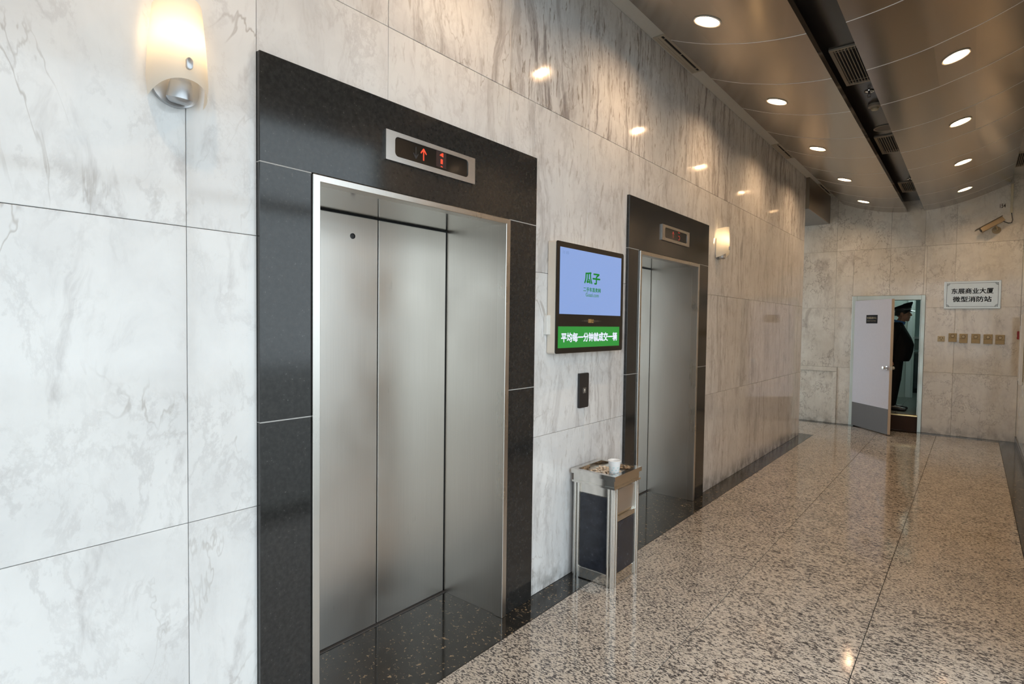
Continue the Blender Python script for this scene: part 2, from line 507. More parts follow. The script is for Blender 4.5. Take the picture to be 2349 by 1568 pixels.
for r in rects:
    ym = (r[0]+r[1])/2
    st = .72*min(1.0, max(.06, (ym-.6)/2.4))
    if r[2] > 2.7: st = min(1.5, st*2.1+.15)
    tile('marble_tile', wall_left, 'x', r, 0.0, .0205, M['marble'], streak=st*random.uniform(.7, 1.1), crack=.12, grime=(1.0 if r[2] < .01 and ym > 2.6 else 0.0))
# end return of the elevator wall, facing the back wall
wall_return = B(-2.4, -.021, YE-.12, YE-.021, 0, 3.72).build('wall_return', M['grout'])
tag(wall_return, 'marble end face of the elevator wall turning into the side passage', 'wall', kind='structure')
for a, b in ((-2.4, -1.6), (-1.6, -.8), (-.8, -.02)):
    for c, d in zip(Zrows[:-1], Zrows[1:]):
        if d > 3.3: d = 3.27
        o = tile('marble_tile', wall_return, 'y', (a, b, c, d), YE, .0205, M['marble'], streak=.6, crack=.2, grime=0.0)
        o.rotation_euler = (0, 0, math.pi); o.location.x = b-.001

# ------------------------------------------------------------------ setting: back wall with doorway
DX0, DX1, DZ = .403, 1.352, 2.072         # aluminium frame outer
IX0, IX1, IZ = .466, 1.306, 2.005         # clear opening
wb = MB()
wb.box(-2.4, IX0-.03, YB+.021, YB+.14, 0, 3.75).box(IX1+.03, XW+.3, YB+.021, YB+.14, 0, 3.75).box(IX0-.03, IX1+.03, YB+.021, YB+.14, IZ+.03, 3.75)
wall_back = wb.build('wall_back', M['grout'])
tag(wall_back, 'beige marble wall at the far end with the security room doorway', 'wall', kind='structure')
Xb = [-2.4, -1.4, -.60, .160, .895, 1.320, 1.690, XW]
Zb = [0, .922, 1.885, 2.806, 3.75]
rects = []
for c, d in zip(Zb[:-1], Zb[1:]):
    xs = [-2.4, -1.4, -.60, .160, .895, 1.320, 1.690, XW] if c > 1.5 else [-2.4, -1.4, -.6, .16, .895, 1.35, 1.706, XW]
    rects += [(a, b, c, d) for a, b in zip(xs[:-1], xs[1:])]
rects = rect_minus(rects, (DX0, DX1, 0, DZ))
PN = (-.60, .215, 0, .921)                # access panel with raised stone border
rects = rect_minus(rects, PN)
for r in rects:
    tile('marble_tile', wall_back, 'y', r, YB, .0205, M['marble_b'], streak=.25*random.uniform(.3, 1), crack=random.uniform(.7, 1.1), grime=.55 if r[2] < .01 else 0.0)
tile('recessed_panel', wall_back, 'y', (-.60, .160, 0, .848), YB+.006, .014, M['marble_b'], streak=.5, crack=1.2, grime=.8)
tile('panel_border', wall_back, 'y', (-.60, .215, .848, .921), YB-.012, .03, M['marble_b'], streak=.1, crack=.3, grime=0.0)
tile('panel_border', wall_back, 'y', (.160, .215, 0, .848), YB-.012, .03, M['marble_b'], streak=.1, crack=.3, grime=.3)

# ------------------------------------------------------------------ setting: right wall and entrance glazing frames
wall_right = B(XW+.021, XW+.20, YG, YB+.14, 0, 3.75).build('wall_right', M['grout'])
tag(wall_right, 'marble wall along the right edge beyond the entrance', 'wall', kind='structure')
yr = [YG, 4.0, 4.8, 5.6, 6.4, 7.2, 8.0, 8.8, 9.6, YB]
for a, b in zip(yr[:-1], yr[1:]):
    for c, d in zip(Zb[:-1], Zb[1:]):
        tile('marble_tile', wall_right, '-x', (a, b, c, d), XW, .0205, M['marble_b'], streak=.2, crack=.8, grime=.5 if c < .01 else 0.0)
trim_1 = B(XW-.012, XW, YG, YB-.02, 0, .09, bev=.003).build('trim_1', M['black_wall'])
tag(trim_1, 'low black stone skirting along the right marble wall', 'skirting', kind='structure')
wf = MB()
for y in (YS, -1.75, -.05, 1.65, YG-.06): wf.box(XW+.02, XW+.10, y, y+.06, 0, 3.2)
wf.box(XW+.02, XW+.10, YS, YG, 2.45, 2.52).box(XW+.02, XW+.10, YS, YG, 0, .08)
window_1 = wf.build('window_1', M['alu'])
tag(window_1, 'aluminium frame of the side entrance beside the camera', 'window frame', kind='structure')
wf = MB()
for x in (0.0, .80, 1.62, XW): wf.box(x, x+.06, YS-.05, YS+.03, 0, 3.2)
wf.box(0, XW, YS-.05, YS+.03, 2.45, 2.52)
window_2 = wf.build('window_2', M['alu'])
tag(window_2, 'aluminium frame of the entrance behind the camera', 'window frame', kind='structure')
hd = MB().box(XW+.02, XW+.2, YS, YG, 3.2, 3.75).box(0, XW+.2, YS-.06, YS+.04, 3.2, 3.75)
wall_front = hd.build('wall_front', M['soffit'])
tag(wall_front, 'plain lintel above the entrance glazing', 'wall', kind='structure')
ground = B(-14, 20, -22, 14, -.32, -.26).build('ground', M['concrete'])
tag(ground, 'pale paving outside the entrance', 'ground', kind='structure')

# ------------------------------------------------------------------ setting: floor
floor = B(-2.4, XW+.1, YS, YB+.02, -.25, -.021).build('floor', M['grout_floor'])
tag(floor, 'polished tan granite floor with black granite borders', 'floor', kind='structure')
BW = .160
Xf = [BW, .857, 1.545, 2.243]
Yf = [YS+.02] + [-2.6+1.62*i for i in range(0, 8)] + [10.31]
for a, b in zip(Xf[:-1], Xf[1:]):
    for c, d in zip(Yf[:-1], Yf[1:]):
        tile('granite_slab', floor, 'z', (a, b, c-.0012, d+.0012), 0.0, .02, M['granite'], gap=.003, jitter=.0001)
for a, b in ((-2.4, -1.2), (-1.2, -.5), (-.5, BW)):
    tile('granite_slab', floor, 'z', (a, b, YE+.16, 10.31), 0.0, .02, M['granite'], gap=.0016, jitter=.0001)
for c, d in ((YS, -1.6), (-1.6, E1['y0']-.1), (2.33, 3.70), (5.0, 6.6), (6.6, YE)):
    tile('border_slab', floor, 'z', (-.01 if False else 0.0, BW, c, d), 0.0, .02, M['black_floor'], gap=.0016, jitter=.0001)
for E in (E1, E2):
    tile('threshold_slab', floor, 'z', (XD-.03, BW, E['j0']-.3 if E is E1 else 3.70, 2.33 if E is E1 else 5.0), 0.0, .02, M['black_floor'], gap=.0016, jitter=.0001)
tile('border_slab', floor, 'z', (-2.4, BW, YE, YE+.16), 0.0, .02, M['black_floor'], gap=.0016, jitter=.0001)
tile('border_slab', floor, 'z', (-2.4, XW, 10.31, YB+.02), 0.0, .02, M['black_floor'], gap=.0016, jitter=.0001)
for c, d in ((YS, 2.0), (2.0, 6.0), (6.0, 10.31)):
    tile('border_slab', floor, 'z', (2.243, XW, c, d), 0.0, .02, M['black_floor'], gap=.0016, jitter=.0001)

# ------------------------------------------------------------------ setting: ceiling
cl = MB().box(-2.4, XW+.2, YS-.06, YB+.14, 3.76, 3.86)
cl.box(0, .48, YS, YB+.02, ZS, 3.76)
cl.box(1.98, XW+.02, YS, YB+.02, ZS, 3.76)
ceiling = cl.build('ceiling', M['soffit'])
tag(ceiling, 'white painted ceiling edges around the hanging metal panels', 'ceiling', kind='structure')
B(.86, 1.56, YS, YB+.0, 3.50, 3.56).build('recess_board', M['black_recess'], ceiling, label='glossy black recess between the metal panels')
header = B(-2.4, .046, YE+.0, YB, 3.27, 3.757).build('trim_2', M['beam'])
tag(header, 'brown metal header box over the side passage', 'header', kind='structure')
B(-2.4, .040, YE+.004, YB-.004, 3.262, 3.27).build('underside_board', plain('grey_underside', (.22, .22, .21), .5), header)

CC, CK, C0 = 1.195, .242, 3.331
def cz(x): return C0 + CK*(x-CC)**2
PY = [3.775+.782*k for k in range(-9, 9)] + [YB-.004]
LX = {-1: .620, 1: 1.775}
LY = {-1: [3.425+1.56*k for k in range(-4, 5)], 1: [4.893+1.563*k for k in range(-5, 4)]}
def panel(side, y0, y1):
    """one curved ceiling panel, with a round hole where a downlight sits"""
    xs = (.232, 1.092) if side < 0 else (1.300, 2.262)
    g = .0024; y0 += g; y1 -= g
    lx = LX[side]
    ly = [y for y in LY[side] if y0 < y < y1]
    hw = .105
    m = MB(); bm = m.bm
    th = .012
    cuts = [xs[0]+(lx-hw-xs[0])*i/8 for i in range(9)] + [lx+hw+(xs[1]-lx-hw)*i/9 for i in range(10)]
    za, zb = cz(lx-hw), cz(lx+hw)
    def pz(x):                            # flat facet around the lamp, curved elsewhere
        return za+(zb-za)*(x-lx+hw)/(2*hw) if abs(x-lx) < hw else cz(x)
    def V(x, y, dz=0): return bm.verts.new((x, y, pz(x)+dz))
    for a, b in zip(cuts[:-1], cuts[1:]):
        if ly and abs(a-(lx-hw)) < 1e-6:
            cy = ly[0]
            b0, b1 = max(y0+.004, cy-hw), min(y1-.004, cy+hw)
            for c, d in ((y0, b0), (b1, y1)):
                bm.faces.new((V(a, c), V(b, c), V(b, d), V(a, d)))
            n = 32; ci, sq = [], []
            for i in range(n):
                t = 2*math.pi*(i+.5)/n
                ci.append(V(lx+.076*math.cos(t), cy+.076*math.sin(t)))
                q = max(abs(math.cos(t)), abs(math.sin(t)))
                px = lx+hw*math.cos(t)/q; py = cy+math.sin(t)/q*hw
                sq.append(V(px, min(max(py, b0), b1)))
            for i in range(n):
                j = (i+1) % n
                bm.faces.new((ci[i], ci[j], sq[j], sq[i]))
            for sx, sy, yy in ((1, 1, b1), (-1, 1, b1), (-1, -1, b0), (1, -1, b0)):
                k = min(range(n), key=lambda i: (math.cos(2*math.pi*(i+.5)/n)-sx*.7071)**2+(math.sin(2*math.pi*(i+.5)/n)-sy*.7071)**2)
                ks = sorted(range(n), key=lambda i: (math.cos(2*math.pi*(i+.5)/n)-sx*.7071)**2+(math.sin(2*math.pi*(i+.5)/n)-sy*.7071)**2)[:2]
                bm.faces.new((V(lx+sx*hw, yy), sq[ks[0]], sq[ks[1]]))
        else:
            bm.faces.new((V(a, y0), V(b, y0), V(b, y1), V(a, y1)))
    # turned-up edges
    lip = .055
    for x in xs: bm.faces.new((V(x, y0), V(x, y1), V(x, y1, lip), V(x, y0, lip)))
    for y in (y0, y1):
        for a, b in zip(cuts[:-1], cuts[1:]):
            s = -.0035 if y == y1 else .0035
            bm.faces.new((V(a, y), V(b, y), V(b, y-s*.0, .02), V(a, y-s*.0, .02)))
    bmesh.ops.remove_doubles(bm, verts=bm.verts[:], dist=.0002)
    for f in bm.faces:
        f.normal_update()
        if f.normal.z > .05: f.normal_flip()
    me = bpy.data.meshes.new('ceiling_panel')
    bm.to_mesh(me); bm.free(); me.materials.append(M['ceiling_metal'])
    me.polygons.foreach_set('use_smooth', [True]*len(me.polygons))
    me.set_sharp_from_angle(angle=math.radians(40))
    link('ceiling_panel', me, ceiling)
    # added pale bar along each joint, imitating daylight caught on the panel edges
    j = MB()
    for a, b in zip(cuts[:-1], cuts[1:]):
        v = [[j.bm.verts.new((x, y, pz(x)+d)) for x in (a, b)] for y, d in ((y1, .001), (y1+g*.5, -.0022), (y1+g*1.5, -.0022), (y1+2*g, .001))]
        for p, q in zip(v[:-1], v[1:]): j.bm.faces.new((p[0], p[1], q[1], q[0]))
    j.build('edge_glint_bar', M['joint'], ceiling)
for side in (-1, 1):
    for a, b in zip(PY[:-1], PY[1:]):
        panel(side, a, b)

# ------------------------------------------------------------------ downlights
def ring_mesh(): return MB().lathe([(.084, -.001), (.083, -.005), (.078, -.007), (.072, -.004), (.070, .004), (.070, .012)], 40).mesh('light_ring', M['ring'], True)
def bowl_mesh(): return MB().lathe([(.069, .006), (.066, .030), (.056, .060), (.036, .082), (0, .090)], 32).mesh('reflector', M['bowl'], True)
def bulb_mesh(): return MB().ell((.004, 0, .046), (.034, .034, .032), 14, 8).mesh('bulb', M['bulb'], True)
def sock_mesh(): return MB().lathe([(0, .088), (.016, .088), (.018, .070), (.016, .064), (0, .064)], 16).mesh('lamp_socket', M['brass'], True)
rm, bwm, blm, skm = ring_mesh(), bowl_mesh(), bulb_mesh(), sock_mesh()
ordinal = ['nearest', 'second', 'third', 'fourth', 'farthest']
hid = -1; hid_names = ['first', 'second', 'third', 'fourth', 'fifth', 'sixth', 'seventh', 'eighth']
for side in (-1, 1):
    k = 0
    for y in LY[side]:
        x = LX[side]
        vis = (side < 0 and y > 3.0) or (side > 0 and y > 4.0)
        if not vis and y < -.5: continue
        sl = 2*CK*(x-CC)
        R = Matrix.Rotation(-math.atan(sl), 4, 'Y')
        if vis:
            names = ordinal if side < 0 else ['nearest', 'second', 'third', 'farthest']
            lab = f'round recessed ceiling downlight, {names[k]} in the row ' + ('along the elevator wall' if side < 0 else 'on the right hand panels')
            k += 1
        else:
            hid += 1
            lab = f'round ceiling downlight out of view overhead, {hid_names[hid]} of the unseen ones'
        t = thing('downlight', lab, 'ceiling light', (x, y, (cz(x-.105)+cz(x+.105))/2), R, 'recessed downlights')
        link('light_ring', rm, t); rf = link('reflector', bwm, t); link('bulb', blm, t); link('lamp_socket', skm, rf)

# ------------------------------------------------------------------ elevators
def elevator(E, lab, ordn):
    t = thing('elevator', lab, 'elevator', (0, (E['y0']+E['y1'])/2, 0), Matrix())
    oy = (E['y0']+E['y1'])/2
    def part(name, mb, mat, parent=None, smooth=False, label=None):
        for v in mb.bm.verts: v.co.y -= oy
        return mb.build(name, mat, parent or t, smooth, label=label)
    P = .020
    g = .0012
    zj = 1.215
    zj2 = 1.215 if ordn == 1 else 1.20
    y0, y1, t0, t1, j0, j1 = (E[k] for k in ('y0', 'y1', 't0', 't1', 'j0', 'j1'))
    part('granite_lintel', B(-.02, P, y0, y1, ZT+.006, ZF, bev=.0015), M['black_wall'])
    for a, b, z in ((y0, t0-g, zj), (t1+g, y1, zj2)):
        part('granite_slab', B(-.02, P, a, b, 0.001, z-g, bev=.0015), M['black_wall'])
        part('granite_slab', B(-.02, P, a, b, z+g, ZT+.006-2*g, bev=.0015), M['black_wall'])
    for a, b, z in ((y0+.001, t0-g, zj), (y0+.001, t0-g, ZT+.005), (t1+g, y1-.001, zj2), (t1+g, y1-.001, ZT+.005)):
        part('joint_filler', B(-.018, P-.0006, a, b, z-.003, z+.003), M['joint_line'])
    # satin trim around the opening
    tr = P+.010
    part('door_trim', B(-.03, tr, t0, t0+.030, 0, ZO, bev=.002), M['trim_steel'])
    part('door_trim', B(-.03, tr, t1-.034, t1, 0, ZO, bev=.002), M['trim_steel'])
    part('door_trim', B(-.03, tr, t0, t1, ZO-.004, ZT+.002, bev=.002), M['trim_steel'])
    # reveals and soffit
    part('jamb_panel', B(XD, -.03, j1, j1+.02, 0.0005, ZO), M['door_steel'])
    part('jamb_panel', B(XD, -.03, j0-.02, j0, 0.0005, ZO), M['door_steel'])
    part('soffit_panel', B(XD, -.03, j0-.02, j1+.02, ZO, ZO+.015), M['soffit_steel'])
    part('shaft_back', B(XD-.10, XD-.045, j0-.1, j1+.1, -.02, ZO+.1), M['dark'])
    c = E['c']
    for a, b in ((j0-.06, c-.0028), (c+.0028, j1-.007)):
        d = part('door_panel', B(XD-.035, XD, a, b, .008, ZO-.008, bev=.003), M['door_steel'])
        if a < c-.1 and ordn == 1:
            k = MB().lathe([(0, .0), (.0135, .0), (.0135, .002), (.0105, .003), (.0095, -.002), (0, -.003)], 20, Matrix.Translation((XD+.001, 1.638, 1.985)) @ Matrix.Rotation(math.pi/2, 4, 'Y'))
            part('keyhole', k, M['blackplastic'], d, True)
    part('sill', B(XD-.04, XD+.012, j0-.02, j1+.0, -.012, .004), M['kick'])
    return t
elevator(E1, 'near elevator with two brushed steel door leaves in a black granite surround', 1)
elevator(E2, 'far elevator between the advertising screen and the lit wall lamp', 2)

def rrect(x0, x1, y0, y1, r, n=5):
    pts = []
    for cx, cy, a in ((x1-r, y0+r, -90), (x1-r, y1-r, 0), (x0+r, y1-r, 90), (x0+r, y0+r, 180)):
        for i in range(n+1):
            t = math.radians(a+90*i/n); pts.append((cx+r*math.cos(t), cy+r*math.sin(t)))
    return pts
def frame_prism(m, o, i, h, base):
    """plate with a hole: outer and inner outlines with equal counts"""
    n = len(o); bm = m.bm
    R = [[bm.verts.new((p[0], p[1], z)) for p in q] for q, z in ((o, base), (o, base+h), (i, base+h), (i, base))]
    for a in range(4):
        A, C = R[a], R[(a+1) % 4]
        for k in range(n): bm.faces.new((A[k], A[(k+1) % n], C[(k+1) % n], C[k]))
    return m
ARROW = [(-.08, -1), (.08, -1), (.08, .55), (.42, .05), (.5, .22), (.06, 1), (-.06, 1), (-.5, .22), (-.42, .05), (-.08, .55)]
def indicator(E, z0, z1, lab, on):
    w = E['d1']-E['d0']; h = z1-z0
    t = thing('floor_indicator', lab, 'floor indicator', (.020, E['d0'], z0), LEFTW, 'elevator floor indicators')
    m = frame_prism(MB(), rrect(0, w, 0, h, .0015), rrect(.047, w-.047, .022, h-.019, .018), .012, .0)
    m.build('frame_plate', M['plate_steel'], t)
    MB().prism(rrect(.046, w-.046, .021, h-.018, .018), .008, base=.0).build('display_window', M['blackgloss'], t)
    f = .0085
    ay = h*.53
    up = MB().prism([(w*.388+x*.036, ay+y*.026) for x, y in ARROW], .0008, base=f)
    up.build('up_arrow', M['led'] if on else M['led_dim'], t)
    if on:
        MB().prism([(w*.305+x*.03, ay-.002-y*.026) for x, y in ARROW], .0005, base=f).build('down_arrow', M['led_ghost'], t)
        MB().prism([(w*.527, h*.26), (w*.645, h*.26), (w*.645, h*.88), (w*.527, h*.88)], .0004, base=f).build('digit_window', M['led_window'], t)
        cx = w*.592
        d = MB().prism([(cx-.014, h*.70), (cx+.009, h*.655), (cx+.009, h*.80), (cx+.002, h*.80)], .0008, base=f+.0004).build('digit_segment', M['led'], t)
        d = MB().prism([(cx-.007, h*.40), (cx+.006, h*.40), (cx+.006, h*.57), (cx-.007, h*.57)], .0008, base=f+.0004).build('digit_segment', M['led'], t)
        d = MB().prism([(cx-.008, h*.29), (cx+.006, h*.28), (cx+.003, h*.32), (cx-.004, h*.32)], .0008, base=f+.0004)
        d.build('digit_segment', M['led'], t)
    else:
        cx = w*.60; q = .020; y0 = h*.27; y1 = h*.80; ym = (y0+y1)/2
        for pts in ([(cx-q, y1-.008), (cx+q, y1-.008), (cx+q*.8, y1), (cx-q*.8, y1)],
                    [(cx-q*.7, ym-.004), (cx+q*.7, ym-.004), (cx+q*.7, ym+.004), (cx-q*.7, ym+.004)],
                    [(cx+q-.008, y0+.008), (cx+q, y0+.008), (cx+q, ym-.004), (cx+q-.008, ym-.004)],
                    [(cx-q*.6, y0), (cx+q*.6, y0), (cx+q*.6, y0+.006), (cx-q*.6, y0+.006)]):
            MB().prism(pts, .0008, base=f).build('digit_segment', M['led_dim'], t)
indicator(E1, 2.243, 2.366, 'steel floor indicator with red up arrow over the near elevator', True)
indicator(E2, 2.236, 2.358, 'steel floor indicator with dim red digits over the far elevator', False)

# call button
t = thing('call_button_panel', 'narrow black call button panel on the marble below the screen', 'call button', (0, 3.015, 1.040), LEFTW)
MB().prism(rrect(0, .108, 0, .220, .006), .016, bev=.003).build('panel_plate', M['blackplastic'], t)
b = B(.037, .073, .092, .126, .016, .0185, bev=.001).build('button', plain('grey_button', (.12, .11, .10), .35), t)
MB().prism([(.055+x*.013, .109+y*.010) for x, y in ARROW], .0006, base=.0186).build('arrow_light', M['white_led'], b)

# ------------------------------------------------------------------ advertising screen
ty0, ty1, tz0, tz1 = 2.672, 3.470, 1.397, 2.052
t = thing('advertising_screen', 'wall mounted advertising display with blue screen above a green banner', 'advertising screen', (0, ty0, tz0), LEFTW)
w, h = ty1-ty0, tz1-tz0
MB().prism(rrect(0, w, 0, h, .012), .054, base=.004).build('casing', M['tvside'], t)
MB().prism(rrect(.001, w-.001, .001, h-.001, .012), .006, base=.0575, bev=.002).build('front_glass', M['blackgloss'], t)
sc = B(.034, w-.035, 1.630-tz0, 2.019-tz0, .0636, .0644).build('screen', M['screen'], t, label='pale blue lit screen')
bn = B(.024, w-.046, 1.430-tz0, 1.557-tz0, .0636, .0644).build('banner_screen', M['screen_green'], t, label='green lit banner screen')
o = .0645
sy = lambda y: y-ty0
sz = lambda z: z-tz0
text('screen_lettering', '瓜子', M['green_ink'], sc, sy(3.064), sz(1.859), .190, .074, o, .030)
text('screen_lettering', '二手车直卖网', M['green_ink'], sc, sy(3.064), sz(1.787), .205, .028, o, .016)
text('screen_lettering', 'Guazi.com', M['green_ink'], sc, sy(3.067), sz(1.755), .155, .024, o, .0)
text('screen_lettering', '11 05', M['dim_ink'], sc, sy(2.765), sz(1.990), .062, .018, o, .0)
text('banner_lettering', '平均每一分钟就成交一辆', M['white_ink'], bn, sy(3.060), sz(1.492), .665, .058, o, .030)
mk = MB().box(sy(3.025), sy(3.062), sz(1.580), sz(1.604), o-.0008, o-.0002)
mk.box(sy(3.066), sy(3.088), sz(1.580), sz(1.588), o-.0008, o-.0002).box(sy(3.066), sy(3.075), sz(1.590), sz(1.602), o-.0008, o-.0002).box(sy(3.079), sy(3.088), sz(1.590), sz(1.602), o-.0008, o-.0002)
mk.build('panel_mark', M['amber'], t)
for s in (-1, 1):
    for i in range(6):
        mk = MB()
        yy = 3.056+s*(.045+.017*i); q = .0065-.0009*i
        mk.box(sy(yy-q*.7), sy(yy+q*.7), sz(1.592-q), sz(1.592+q), o-.0008, o-.0002)
        mk.build('speaker_dot', M['amber_dim'], t)
text('maker_mark', 'DIGITAL', M['amber_dim'], t, sy(3.40), sz(1.413), .045, .006, o-.0006) if False else None
tb = B(2.640-ty0, 2.690-ty0, 1.508-tz0, 1.622-tz0, 0, .026, bev=.003).build('junction_box', M['white'], t)

# ------------------------------------------------------------------ wall lamps
def sconce(y, z, lab):
    t = thing('wall_lamp', lab, 'wall lamp', (0, y, z), LEFTW, 'glass wall lamps beside the elevators')
    # local: x right, y up, z out; origin at wall, y=0 is lowest point of the backplate
    pl = []
    for i in range(25):
        a = math.pi*(1+i/24.0)
        pl.append((.066*math.cos(a), .055+.055*math.sin(a)))
    pl += [(.064, .13), (.050, .20), (-.050, .20), (-.064, .13)]
    MB().prism(pl, .014, bev=.004).build('back_plate', M['silver'], t, True)
    # frosted glass shade: bellied half shell, arched open at the foot
    n, mm = 28, 20
    rings = []
    for j in range(mm+1):
        v = j/mm
        ring = []
        for i in range(n+1):
            a = math.radians(-88+176*i/n)
            foot = .012+.047*max(0.0, math.cos(a))**1.2       # arch between two low tips
            top = .285+.018*math.cos(a)
            yy = foot+(top-foot)*v
            k = yy/.30
            hw = .084*(1-.30*max(0, k-.1)**1.6)*(1-.10*max(0, .22-k)/.22)
            dp = .103*(1-.10*max(0, k-.6))
            ring.append((hw*math.sin(a), yy, .004+dp*math.cos(a)**.72 if math.cos(a) > 0 else .004))
        rings.append(ring)
    m = MB()
    G = [[m.bm.verts.new(p) for p in r] for r in rings]
    for j in range(mm):
        for i in range(n): m.bm.faces.new((G[j][i], G[j][i+1], G[j+1][i+1], G[j+1][i]))
    sh = m.build('glass_shade', M['shade'], t, True, 60)
    MB().prism(rrect(-.0085, .0085, .086, .120, .0084), .010, base=.1075, bev=.002).build('shade_clip', M['silver'], sh, True)
    # tapered lamp holder
    ax = Matrix.Translation((0, .004, .036)) @ Matrix.Rotation(math.radians(-78), 4, 'X')
    MB().lathe([(0, 0), (.024, .001), (.030, .005), (.036, .014), (.030, .060), (.0285, .062), (.0285, .063), (.027, .074), (.018, .083), (0, .085)], 28, ax).build('lamp_holder', M['silver'], t, True)
    MB().tube([(0, .07, .05), (0, .14, .055)], .010, 10).build('bulb_stem', M['silver'], t, True)
    MB().ell((0, .185, .050), (.021, .030, .021), 14, 10).build('bulb', M['sconce_bulb'], t, True)
sconce(.698, 2.222, 'glowing frosted glass wall lamp left of the near elevator')
sconce(5.452, 2.205, 'glowing frosted glass wall lamp right of the far elevator')

# ------------------------------------------------------------------ ash bin
bx0, bx1, by0, by1 = .032, .312, 2.942, 3.258
t = thing('ash_bin', 'square steel litter bin with dark stone sides and ash tray top', 'litter bin', ((bx0+bx1)/2, (by0+by1)/2, 0))
ox, oy = (bx0+bx1)/2, (by0+by1)/2
a, b = (bx1-bx0)/2, (by1-by0)/2
# plinth, corner posts
B(-a+.004, a-.004, -b+.004, b-.004, .004, .072, bev=.002).build('plinth', M['bright_steel'], t)
for sx in (-1, 1):
    for sy_ in (-1, 1):
        m = MB()
        for dx, dy in ((0, .012), (.012, 0), (0, .034), (.034, 0)):
            m.tube([(sx*(a-dx), sy_*(b-dy), 0.0), (sx*(a-dx), sy_*(b-dy), .596)], .0085, 10)
        m.tube([(sx*(a-.004), sy_*(b-.004), 0), (sx*(a-.004), sy_*(b-.004), .596)], .007, 10)
        m.box(*sorted((sx*(a-.044), sx*(a-.006))), *sorted((sy_*(b-.044), sy_*(b-.006))), 0.002, .596)
        m.build('corner_post', M['bright_steel'], t, True)
# sides
B(-a+.01, a-.01, -b+.01, b-.01, .06, .59).build('body', M['bright_steel'], t)
B(-a+.045, a-.045, -b+.002, -b+.011, .075, .536, bev=.002).build('stone_panel', M['slate'], t)
B(-a+.045, a-.045, b-.011, b-.002, .075, .536, bev=.002).build('stone_panel', M['slate'], t)
B(-a+.002, -a+.011, -b+.045, b-.045, .075, .536, bev=.002).build('stone_panel', M['slate'], t)
B(a-.011, a-.002, -b+.045, b-.045, .075, .385, bev=.002).build('stone_panel', M['slate'], t)
B(a-.010, a+.001, -b+.042, b-.042, .390, .422, bev=.002).build('cross_bar', M['bright_steel'], t)
fl = B(-.004, .004, -b+.045, b-.045, -.148, 0, bev=.0015).build('swing_flap', M['plate_steel'], t, loc=(a-.006, 0, .584))
fl.rotation_euler = (0, math.radians(3), 0)
# moulding and tray
m = MB()
def rim(m, ex, iz, z0, z1):
    A = [(-a-ex, -b-ex), (a+ex, -b-ex), (a+ex, b+ex), (-a-ex, b+ex)]
    I = [(-a+iz, -b+iz), (a-iz, -b+iz), (a-iz, b-iz), (-a+iz, b-iz)]
    return frame_prism(m, A, I, z1-z0, z0)
rim(m, .010, .02, .596, .608); m.build('moulding', M['bright_steel'], t)
rim(MB(), .002, .012, .608, .652).build('tray_wall', M['bright_steel'], t)
rim(MB(), .014, .018, .650, .676).build('tray_rim', M['bright_steel'], t)
B(-a+.008, a-.008, -b+.008, b-.008, .612, .630).build('tray_floor', M['plate_steel'], t)
# pebbles: one heap nobody could count
m = MB()
for i in range(330):
    q = random.random()**.6
    an = random.uniform(0, 2*math.pi)
    px = -.005+.105*q*math.cos(an)*1.0; py = -.012+.120*q*math.sin(an)
    px = max(-a+.03, min(a-.03, px)); py = max(-b+.03, min(b-.03, py))
    if (px+ox-.258)**2+(py+oy-3.040)**2 < .037**2: continue
    hz = .046*(1-q**2)*random.random()
    r = random.uniform(.0045, .0085)
    rot = Matrix.Rotation(random.uniform(0, 6), 3, 'Z') @ Matrix.Rotation(random.uniform(0, 3), 3, 'X')
    m.ell((px, py,   .6315+r*.7+hz), (r*1.25, r, r*.8), 6, 4, rot)
o = m.build('ash_pebbles', M['pebble'], None, True, 80, loc=(ox, oy, 0))
tag(o, 'heap of cream pebbles filling the ash tray of the bin', 'pebbles', kind='stuff')
# paper cup standing among the pebbles
ccx, ccy, ccz = .258, 3.040, .640
t = thing('paper_cup', 'white paper cup with teal leaf print standing in the ash tray', 'cup', (ccx, ccy, ccz))
CH, R0, R1 = .104, .0265, .0375
MB().lathe([(0, .003), (R0-.002, .003), (R0, 0), (R0+.0005, .001), (R1, CH-.002), (R1+.0022, CH-.001), (R1+.0024, CH+.0015), (R1+.0008, CH+.003), (R1-.0012, CH), (R0-.001, .006), (0, .005)], 40).build('cup_wall', M['paper'], t, True)
m = MB()
def onc(ang, z): 
    r = R0+(R1-R0)*z/CH+.0005
    return (r*math.cos(ang), r*math.sin(ang), z)
for row, z in enumerate((.016, .032, .048, .064)):
    for i in range(8):
        an = 2*math.pi*(i+.5*(row % 2))/8+random.uniform(-.1, .1)
        for s, ln in ((1, .010), (-1, .008)):
            tl = random.uniform(.5, .9)*s
            pts = []
            for u, v in ((0, 0), (.4, .28), (1, 0), (.4, -.28)):
                U = u*ln; Vv = v*ln
                dx = U*math.sin(tl)+Vv*math.cos(tl); dz = U*math.cos(tl)-Vv*math.sin(tl)
                pts.append(onc(an+dx/.032, z+dz))
            m.poly(pts)
m.build('leaf_print', M['leafprint'], t)

